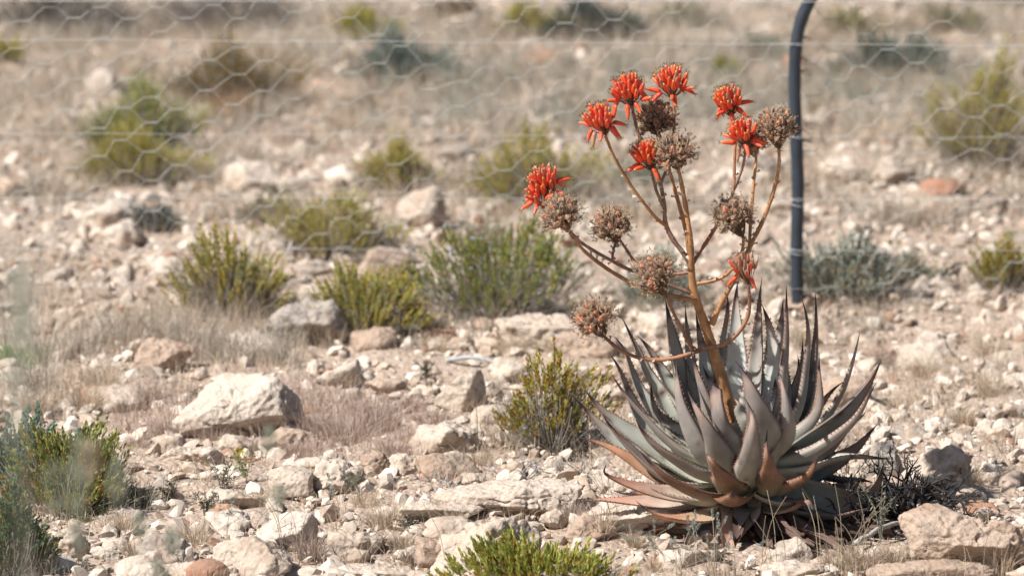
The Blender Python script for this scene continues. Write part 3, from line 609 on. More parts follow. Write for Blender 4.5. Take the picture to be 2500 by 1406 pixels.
# far low silvery growth as one mass
r = np.random.default_rng(77); acc = Acc(); n = 900
for _ in range(n):
    pp, qq = r.uniform(900, 2500), r.uniform(150, 345)
    if abs(qq - 250 + (pp - 1700) * .02) > 85 or math.sin(pp * .023 + 2 * math.sin(qq * .05)) + math.sin(qq * .09 + pp * .011) + r.normal(0, .5) < -.1: continue
    P = GP(pp, qq); m = 26; c0 = np.array((P[0], P[1], float(hgt(P[0], P[1])))); sz_ = r.uniform(.5, 1.5)
    pos = c0 + np.abs(r.normal(0, 1, (m, 3))) * np.array((.03, .03, .035)) * sz_ * np.array((r.choice([-1, 1]), 1, 1)); leaves(acc, pos, nrm(r.normal(0, .5, (m, 3)) + (0, 0, 1)), np.full(m, .013), np.full(m, .005), np.array((.42, .43, .37)) * r.uniform(.6, 1.2, (m, 1)), r)
scr = Acc()
for k_ in range(4300):
    pp, qq = r.uniform(-120, 2620), (40 + 520 * r.random() if k_ < 3300 else r.uniform(540, 1120))
    dn = math.sin(pp * .013 + 1.7 * math.sin(qq * .031)) + math.sin(qq * .052 + pp * .007 + 1) + r.normal(0, .8)
    if dn < (-.45 if qq < 300 else .7 if qq < 560 else 1.0) or (qq > 560 and pp < 1500): continue
    P = GP(pp, qq); far_ = 1 if qq < 560 else .75
    if P[0] ** 2 + P[1] ** 2 < .12: continue
    blades(scr, P[0], P[1], None, 17, .055 * far_, r.uniform(.05, .12) * far_, .6, .0032 * far_, (GREYG * 1.1 if r.random() < .5 else STRAW * .95), r, seg=2)
for (sx_, sy_, sw_, sh_) in SHR:
    for _ in range(int(14 + sw_ * 60)):
        a_ = r.uniform(0, 6.283); q_ = sw_ * r.uniform(.5, 1.15); xx, yy = sx_ + math.cos(a_) * q_, sy_ + math.sin(a_) * q_ * .7
        blades(scr, xx, yy, None, 12, .04, min(.12, sh_ * .45) * r.uniform(.6, 1.2), .55, .0018, GREYG if r.random() < .6 else STRAW, r, seg=3)
obj("dry_scrub", scr.mesh("dry_scrub", [M_straw], False), kind="stuff", label="bleached grey-straw scrub growing between the shrubs")
obj("ground_cover", acc.mesh("ground_cover", [M_leafy], False), kind="stuff", label="silvery grey-green low growth behind the flower heads")

# ------------------------------------------------------------------ twiggy dead plants
def twigs(name, cx, cy, w, h, label, col, seed, n=7, depth=3, rad=.004, catg="dead shrub", Yoff=0.0):
    r = np.random.default_rng(seed); P = GP(cx, cy); s = MPP(P[1]); acc = Acc()
    def grow(p, d, L, R, k):
        q = p + d * L; m = (p + q) / 2 + r.normal(0, L * .1, 3)
        Vv, Q, Tt = tube(cat(np.array((p, m, q)), 6), np.linspace(R, R * .65, 6), 5); acc.add(Vv, Q, Tt, np.array(col) * r.uniform(.7, 1.3))
        if k > 0:
            for _ in range(r.integers(2, 4)): grow(q, nrm(d + r.normal(0, .55, 3)), L * r.uniform(.55, .85), R * .65, k - 1)
    for _ in range(n):
        d = nrm(np.array((r.normal(0, w / h * .8), r.normal(0, .4), 1.0))); grow(np.array((r.normal(0, w * s * .12), r.normal(0, .02), 0)), d, h * s * r.uniform(.3, .5), rad, depth)
    return obj(name, acc.mesh(name, [M_bark]), loc=(P[0], P[1] + Yoff, float(hgt(P[0], P[1] + Yoff)) - .005), label=label, cat=catg)
twigs("dead_twig_shrub", 2225, 1275, 190, 150, "black charred-looking dead twigs between the aloe and the big boulder", (.05, .045, .045), 1, 18, 3, .0055)
twigs("dead_twig_shrub", 2135, 1290, 150, 130, "dark tangle of dead twigs touching the aloe's lowest right leaves", (.04, .036, .036), 2, 22, 3, .005)
twigs("dead_twig_shrub", 1250, 1165, 170, 75, "bleached grey twigs lying above the broad overhanging slab", (.42, .40, .39), 3, 10, 2, .0022)
twigs("dead_twig_shrub", 1090, 1190, 100, 50, "short silvery twigs left of the bleached grey twigs", (.38, .36, .34), 4, 8, 2, .002)
twigs("dead_twig_shrub", 1405, 1170, 150, 110, "thin grey stems under the small blue-flowered shrub", (.35, .32, .28), 5, 18, 1, .0016)
twigs("dead_twig_shrub", 620, 855, 200, 90, "grey dead branches in front of the bushy green shrub", (.36, .34, .31), 6, 12, 2, .0022)
twigs("dead_twig_shrub", 690, 770, 90, 70, "dark dead branch stubs resting on the shaded grey boulder", (.14, .12, .11), 7, 6, 2, .003)
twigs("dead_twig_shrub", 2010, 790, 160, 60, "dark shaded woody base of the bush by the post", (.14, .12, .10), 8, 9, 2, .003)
def stick(px, py, qx, qy, r0, col, label, z=.012):
    a, b = GP(px, py), GP(qx, qy); m = (a + b) / 2 + np.array((0, 0, .01)); P = cat(np.array((a, m, b)), 10) + np.array((0, 0, z + r0)); P += np.random.default_rng(int(px)).normal(0, .0015, P.shape)
    c = P.mean(0); Vv, Q, Tt = tube(P - c, np.linspace(r0, r0 * .7, 10), 7); A = Acc(); A.add(Vv, Q, Tt, col); obj("fallen_stick", A.mesh("fallen_stick", [M_bark]), loc=c, label=label, cat="stick")
stick(1088, 898, 1215, 905, .006, (.42, .42, .42), "pale grey stick lying on the stones left of the seed heads")
stick(2218, 1268, 2330, 1215, .006, (.40, .36, .31), "curved weathered branch lying on the big sloping boulder", .05)
stick(2090, 1345, 2220, 1292, .006, (.40, .37, .34), "grey fallen branch in the shade right of the aloe")
stick(700, 655, 735, 600, .004, (.45, .43, .40), "thin pale stick leaning above the green shrubs", .03)
# small sparse weeds with narrow leaflets
def weed(cx, cy, w, h, col, label, seed, n=7, ll=.012, name="narrow_leaved_weed", lw=.0022):
    r = np.random.default_rng(seed); P = GP(cx, cy); s = MPP(P[1]); st = Acc(); lf = Acc()
    root = obj(name, None, loc=(P[0], P[1], float(hgt(P[0], P[1]))), label=label, cat="weed")
    for _ in range(n):
        e = np.array((r.uniform(-.5, .5) * w * s, r.normal(0, .02), h * s * r.uniform(.6, 1))); Pp = cat(np.array(((0, 0, 0), e * (.3, .3, .6), e)), 9); Vv, Q, _ = tube(Pp, .0007, 3, False); st.add(Vv, Q, None, np.array(col) * .7)
        pos = Pp[np.repeat(np.arange(3, 9), 3)]; m = len(pos); leaves(lf, pos, nrm(r.normal(0, 1, (m, 3)) + (0, 0, .7)), np.full(m, ll) * r.uniform(.6, 1.2, m), np.full(m, lw), np.array(col) * r.uniform(.8, 1.2, (m, 1)), r)
    obj("stems", st.mesh("stems", [M_bark]), root); obj("leaflets", lf.mesh("leaflets", [M_leafy], False), root)
DKW = (.13, .13, .09); GYW = (.36, .36, .28)
for (a, b, c, d, e, f) in ((540, 1205, 110, 75, DKW, "dark narrow-leaved weed over the pale rubble left of centre"), (500, 1265, 90, 70, DKW, "thin dark weed just below the darker narrow-leaved weed"),
                           (640, 965, 100, 40, DKW, "sprig of dark leaflets in front of the large white boulder's top"), (500, 985, 70, 40, DKW, "dark leaflets at the left edge of the large white boulder"),
                           (600, 1190, 90, 90, (.26, .29, .14), "grey-green weed under small yellow flowers"), (2065, 1245, 130, 140, GYW, "pale leafy weed crossing the aloe's shaded right leaves"),
                           (2150, 1330, 110, 160, GYW, "thin pale weed standing before the dark gap right of the aloe"), (1905, 1275, 150, 110, GYW, "fine-leaved pale weed in front of the aloe's low right leaf"),
                           (2320, 1270, 160, 80, (.30, .29, .22), "scraggy weed sprawling over the top of the big sloping boulder"), (1040, 930, 60, 50, DKW, "tiny dark weed near the upright pale boulder"),
                           (860, 1210, 60, 60, (.3, .3, .24), "grey upright weed right of the jagged white rock"), (410, 1230, 80, 60, DKW, "dark twiggy weed by the corner shrub"),
                           (2150, 1200, 110, 120, GYW, "pale weed growing at the right tips of the aloe"), (1000, 1300, 90, 50, DKW, "small dark weed below the layered slab")):
    weed(a, b, c, d, e, f, int(a + b))
# yellow flowers
for k, (a, b, lb) in enumerate(((585, 1112, "little yellow flower above the rubble at the lower left"), (2285, 858, "tiny yellow flower among the stones at the right"), (950, 325, "small orange-yellow flower near the olive shrub"))):
    P = GP(a, b + 22); root = obj("yellow_flower", None, loc=(P[0], P[1], float(hgt(P[0], P[1]))), label=lb, cat="flower"); h = 22 * MPP(P[1]) * 1.2; A = Acc()
    Vv, Q, Tt = tube(cat(np.array(((0, 0, 0), (.002, 0, h * .5), (0, -.003, h))), 5), .0008, 4); A.add(Vv, Q, Tt, (.2, .27, .06)); obj("stem", A.mesh("stem", [M_bark]), root)
    A = Acc(); r = np.random.default_rng(k); m = 24; leaves(A, np.array((0, -.003, h)) + r.normal(0, .005, (m, 3)), r.normal(0, .6, (m, 3)) + (0, -.3, .6), np.full(m, .009), np.full(m, .004), np.tile((.72, .62, .04), (m, 1)), r); obj("petals", A.mesh("petals", [M_leafy], False), root)
# bright green grass far left
acc = Acc(); P = GP(45, 885); blades(acc, 0, 0, 0.0, 220, .07, .05, .4, .003, np.array(((.10, .26, .05), (.14, .30, .06))), np.random.default_rng(9), seg=4)
obj("green_grass_tuft", acc.mesh("green_grass_tuft", [M_leafy], False), loc=(P[0], P[1], float(hgt(P[0], P[1]))), label="bright green grass tuft near the left edge", cat="grass tuft")
acc = Acc(); blades(acc, 0, 0, 0.0, 2, .01, .012, .4, .02, np.array(((.8, .14, .06),)), np.random.default_rng(9), seg=3, colvar=.05)

# ------------------------------------------------------------------ wire fence with bent post
Pf = GP(1946, 752); FY = Pf[1]; fs = MPP(FY)
fence = obj("wire_fence", None, loc=(Pf[0], FY, float(hgt(Pf[0], FY))), label="hexagonal wire netting fence with a bent dark post behind the aloe", cat="fence"); F0 = np.array(fence.location)
def rel(px, py, Y): return WP(px, py, Y) - F0
pp = cat(np.array([rel(a, b, FY) for a, b in ((1950, 790), (1946, 700), (1945, 600), (1948, 450), (1942, 300), (1940, 180), (1945, 100), (1958, 45), (1978, 2), (2010, -45), (2060, -100), (2120, -150))]), 60)
A = Acc(); rr = np.full(60, 15.5 * fs); rr += .0006 * np.sin(np.arange(60) * 1.3); Vv, Q, Tt = tube(pp, rr, 18); A.add(Vv, Q, Tt, (.035, .045, .06))
M_post = attr_mat("dark_plastic_pipe", .5, 0, .4, 25, .35, .15)
post = obj("post", A.mesh("post", [M_post]), fence)
ztop = WP(1945, -150, FY)[2]
r = np.random.default_rng(3)
for k, (yl, yr, rw) in enumerate(((2, 6, .0010), (97, 112, .0008), (326, 336, .0006), (483, 488, .0007), (606, 612, .0006), (-60, -55, .0016), (700, 706, .0004))):
    xs = np.linspace(-500, 3000, 40); P = np.array([rel(x_, yl + (yr - yl) * x_ / 2500 + 1.2 * math.sin(x_ * .011 + k), FY - .017) for x_ in xs])
    A = Acc(); Vv, Q, Tt = tube(P, rw, 5); A.add(Vv, Q, Tt, (.52, .53, .52)); obj("strand_wire", A.mesh("strand_wire", [M_steel]), fence)
for py in (488, 500, 609, 618, 108, 334):
    c = rel(1945.5, py, FY); th = np.linspace(0, 2 * math.pi, 17); R_ = 17 * fs
    P = c + np.stack((np.cos(th) * R_, np.sin(th) * R_, np.sin(th * 2) * .002), 1); A = Acc(); Vv, Q, _ = tube(P, .0011, 4, False); A.add(Vv, Q, None, (.5, .52, .54)); obj("wire_tie", A.mesh("wire_tie", [M_steel]), post)
# netting: hexagon cells 132 x 72 picture units
A = Acc(); cw, ch, tw_ = 132 * fs, 72 * fs, 15 * fs; x0 = rel(-420, 300, FY)[0]; z0 = .03; ncol = int((rel(2920, 300, FY)[0] - x0) / cw) + 1; nrow = int((ztop - F0[2] - z0) / (ch / 2)) + 1
def jig(a, b): return np.array((hsh(a, b, 1, 1) - .5, (hsh(a, b, 2, 2) - .5) * .8, hsh(a, b, 3, 3) - .5)) * .017 + np.array((.010 * math.sin(b * .35 + a * .1), .012 * math.sin(a * .3 + b * .2), .008 * math.sin(a * .45)))
def node(c, rw):
    return np.array((x0 + c * cw + (rw % 2) * cw / 2, .012, z0 + rw * ch / 2)) + jig(c * 2 + rw % 2, rw)
segs = []
for rw in range(nrow):
    for c in range(ncol):
        n0 = node(c, rw); a, b = n0 - (tw_, 0, 0), n0 + (tw_, 0, 0)
        tt = np.linspace(0, 1, 9)[:, None]; cc = a + (b - a) * tt
        for ph in (0, math.pi):
            an = tt[:, 0] * 9 + ph; P = cc + np.stack((np.zeros(9), np.cos(an) * .0013, np.sin(an) * .0013), 1); Vv, Q, _ = tube(P, .00074, 3, False); A.add(Vv, Q, None, (.46, .46, .42))
        if rw + 1 < nrow:
            for dc, sgn in (((0, 1) if rw % 2 == 0 else (1, 1)), ((-1, -1) if rw % 2 == 0 else (0, -1))):
                if not 0 <= c + dc < ncol: continue
                e = node(c + dc, rw + 1); p = n0 + (sgn * tw_, 0, 0); q = e - (sgn * tw_, 0, 0); P = np.array((p, (p + q) / 2 + (0, 0, .001), q)); Vv, Q, _ = tube(P, .00077, 3, False); A.add(Vv, Q, None, (.46, .46, .42))
net = obj("netting", A.mesh("netting", [M_steel]), fence); net['kind'] = "stuff"
# creeper stubs on the right side of the post
A = Acc(); r = np.random.default_rng(8)
for py in (95, 150, 165, 320, 330, 345, 460, 520, 560):
    p = rel(1962, py + r.uniform(-10, 10), FY)
    for _ in range(4):
        q = p + np.array((r.uniform(.008, .025), -.005, r.uniform(-.015, .015))); Vv, Q, _ = tube(cat(np.array((p - (.008, 0, 0), (p + q) / 2 + r.normal(0, .004, 3), q)), 5), .0009, 3, False); A.add(Vv, Q, None, (.12, .08, .06))
obj("dead_tendrils", A.mesh("dead_tendrils", [M_bark]), post)['kind'] = 'stuff'

# ------------------------------------------------------------------ the aloe
CY = 0.0; AL = WP(1815, 1150, 0.0)
aloe = obj("aloe_plant", None, loc=(AL[0], 0, float(hgt(AL[0], 0))), label="large grey-green aloe with toothed leaves and branching orange flower heads", cat="aloe"); A0 = np.array(aloe.location)
AXIS = np.array((AL[0], 0.02, AL[2] + .30))
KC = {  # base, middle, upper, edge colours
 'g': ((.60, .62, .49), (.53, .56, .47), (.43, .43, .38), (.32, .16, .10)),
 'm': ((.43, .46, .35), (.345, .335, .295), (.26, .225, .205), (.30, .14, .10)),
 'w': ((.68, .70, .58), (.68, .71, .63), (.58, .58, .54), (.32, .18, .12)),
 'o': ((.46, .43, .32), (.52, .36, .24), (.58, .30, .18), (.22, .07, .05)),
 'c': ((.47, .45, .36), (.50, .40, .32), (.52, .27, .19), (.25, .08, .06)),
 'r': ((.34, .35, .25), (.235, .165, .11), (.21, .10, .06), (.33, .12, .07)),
 'd': ((.30, .34, .28), (.24, .28, .25), (.18, .17, .17), (.14, .07, .06)),  # grey-green leaf skin with shade painted into its colour
}
def aloe_leaf(pts, wpx, y0, y1, kind='g', roll=0.0, seed=0, fold=.3, face=None, bulge=0.0, tipdark=.86, blunt=False, th=.011):
    """pts base->tip in picture units, depths y0 (base) to y1 (tip)"""
    pts = [p if len(p) == 3 else (*p, None) for p in pts]; m = len(pts); W3 = []
    for i_, (a, b, yy) in enumerate(pts):
        f = i_ / (m - 1); Yd = yy if yy is not None else y0 + (y1 - y0) * math.sin(f * math.pi / 2) + bulge * math.sin(math.pi * f); W3.append(WP(a, b, Yd))
    n = 30; P = cat(np.array(W3), n); t = np.linspace(0, 1, n); r = np.random.default_rng(seed + 4000)
    P = P + (np.clip(t - .8, 0, 1) / .2)[:, None] ** 2 * r.normal(0, .007, 3) + np.sin(t * 9 + seed)[:, None] * r.normal(0, .0011, 3)
    T = nrm(np.gradient(P, axis=0)); Nn = []
    for p, tt in zip(P, T):
        v = (AXIS - p) if face is None else np.asarray(face, float); v = v - tt * (v @ tt); Nn.append(v)
    Nn = nrm(np.array(Nn)); k = np.ones(5) / 5; Nn = nrm(np.stack([np.convolve(np.pad(Nn[:, q], 2, 'edge'), k, 'valid') for q in range(3)], 1)); Nn = nrm(Nn - T * (Nn * T).sum(1, keepdims=True))
    Bn = np.cross(T, Nn)
    rl = math.radians(roll) + .12 * np.sin(t * 5 + seed); c_, s_ = np.cos(rl)[:, None], np.sin(rl)[:, None]
    Nn, Bn = Nn * c_ + Bn * s_, Bn * c_ - Nn * s_
    w = wpx * MPP(0) * .5 * 1.56; prof = np.minimum(1, .86 + .14 * t / .3) * (1 - np.clip((t - .10) / .90, 0, 1) ** 1.22) ** 1.12; prof = np.maximum(prof * w, .0009 * (1 - t * .5))
    if blunt: prof = np.maximum(prof, w * .35 * (t < .97))
    prof = prof * (1 + .03 * np.sin(t * 19 + seed))
    us = np.linspace(-1, 1, 9); ub = np.linspace(.78, -.78, 7)
    thk = th * (1 - t) ** .7 * min(1, w / .02) + .0008; fd = fold * (1 + .5 * t)
    top = P[:, None] + Bn[:, None] * (us[None, :, None] * prof[:, None, None]) + Nn[:, None] * ((fd * prof)[:, None] * (us ** 2)[None])[..., None]
    bot = P[:, None] + Bn[:, None] * (ub[None, :, None] * prof[:, None, None]) + Nn[:, None] * ((fd * prof)[:, None] * (ub ** 2)[None] - thk[:, None] * np.sqrt(1 - (ub / 1.02) ** 2)[None])[..., None]
    ring = np.concatenate((top, bot), 1); sgm = 16; V = ring.reshape(-1, 3)
    i_ = np.arange(n - 1)[:, None] * sgm; j = np.arange(sgm)[None]; k_ = (j + 1) % sgm; Q = np.stack((i_ + j, i_ + sgm + j, i_ + sgm + k_, i_ + k_), -1).reshape(-1, 4)
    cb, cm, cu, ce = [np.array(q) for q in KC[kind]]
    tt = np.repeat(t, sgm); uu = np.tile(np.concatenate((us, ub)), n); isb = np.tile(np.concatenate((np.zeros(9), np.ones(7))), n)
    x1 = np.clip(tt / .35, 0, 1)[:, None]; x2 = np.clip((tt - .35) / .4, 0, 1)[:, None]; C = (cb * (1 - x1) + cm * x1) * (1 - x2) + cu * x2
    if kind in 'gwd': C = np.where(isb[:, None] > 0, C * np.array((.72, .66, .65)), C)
    eg = np.clip((np.abs(uu) - .86) / .14, 0, 1)[:, None] * (.22 + .3 * np.clip(tt * 1.5, 0, 1))[:, None] * (1 - isb[:, None] * .5); C = C * (1 - eg) + ce * eg
    nz = vnoise(V * 30 + seed, seed)[:, None]; C = C * (1 + .16 * nz + .12 * vnoise(V * 90, seed + 4)[:, None])
    ns = np.clip(vnoise(V * 42 + 9 * seed, seed + 6) - .52, 0, 1)[:, None] * 3.0; C = C * (1 - ns) + np.array((.10, .055, .045)) * ns
    rp = np.clip(vnoise(V * 14 + 5 + seed, seed + 2) - .22, 0, 1)[:, None] * 1.3 * np.clip(tt - .12, 0, 1)[:, None]; C = C * (1 - rp) + np.array((.36, .23, .15)) * rp
    td = np.clip((tt + .03 * nz[:, 0] - tipdark) / .05, 0, 1)[:, None]; ty = np.clip((tt - tipdark + .12) / .1, 0, 1)[:, None] * .5; C = C * (1 - ty) + np.array((.30, .17, .11)) * ty; C = C * (1 - td) + np.array((.045, .03, .035)) * td
    Vs, Qs, Ts, Cs, Us, Ls = [V], [Q], [], [C], [uu], [tt]; nv = len(V)
    # marginal teeth, and a closing point at the tip
    Ls_ = np.concatenate(([0], np.cumsum(np.linalg.norm(np.diff(P, axis=0), axis=1)))); sp = .0092
    for sd, col_i in ((-1, 0), (1, 8)):
        E = ring[:, col_i]; d = np.arange(.03, Ls_[-1] * .9, sp); d = d + r.uniform(-.0015, .0015, len(d)); f = np.interp(d, Ls_, np.arange(n)); i0 = np.clip(f.astype(int), 0, n - 2); fr = (f - i0)[:, None]
        e = E[i0] * (1 - fr) + E[i0 + 1] * fr; Tt_ = T[i0]; Bb = Bn[i0] * sd; Nb = Nn[i0]; hgt_ = (.0042 * r.uniform(.7, 1.2, len(d)))[:, None]
        a = e - Tt_ * .0017 - Bb * .0006; b = e + Tt_ * .0017 - Bb * .0006; c2 = e - Bb * .0008 - Nb * .0012; tp = e + (Bb * .95 + Tt_ * .25 + Nb * .2) * hgt_
        tv = np.stack((a, b, c2, tp), 1).reshape(-1, 3); o_ = nv + np.arange(len(d))[:, None] * 4
        Ts.append(np.concatenate((o_ + (0, 1, 3), o_ + (1, 2, 3), o_ + (2, 0, 3)))); Vs.append(tv); nv += len(tv)
        Cs.append(np.tile(np.array(((.30, .14, .09), (.30, .14, .09), (.25, .12, .08), (.20, .07, .05))), (len(d), 1))); Us.append(np.full(len(tv), sd * 1.0)); Ls.append(np.repeat(d / Ls_[-1], 4))
    Vs.append(P[-1:] + T[-1:] * .004); last = (n - 1) * sgm; Ts.append(np.array([(last + q, nv, last + (q + 1) % sgm) for q in range(sgm)])); Cs.append(np.array(((.04, .03, .03),))); Us.append([0.]); Ls.append([1.])
    me = mesh("leaf", np.concatenate(Vs) - A0, [np.concatenate(Qs), np.concatenate(Ts)], [M_aloe], np.concatenate(Cs), True, attrs={'across': np.concatenate(Us), 'along': np.concatenate(Ls)})
    return obj("leaf", me, aloe)
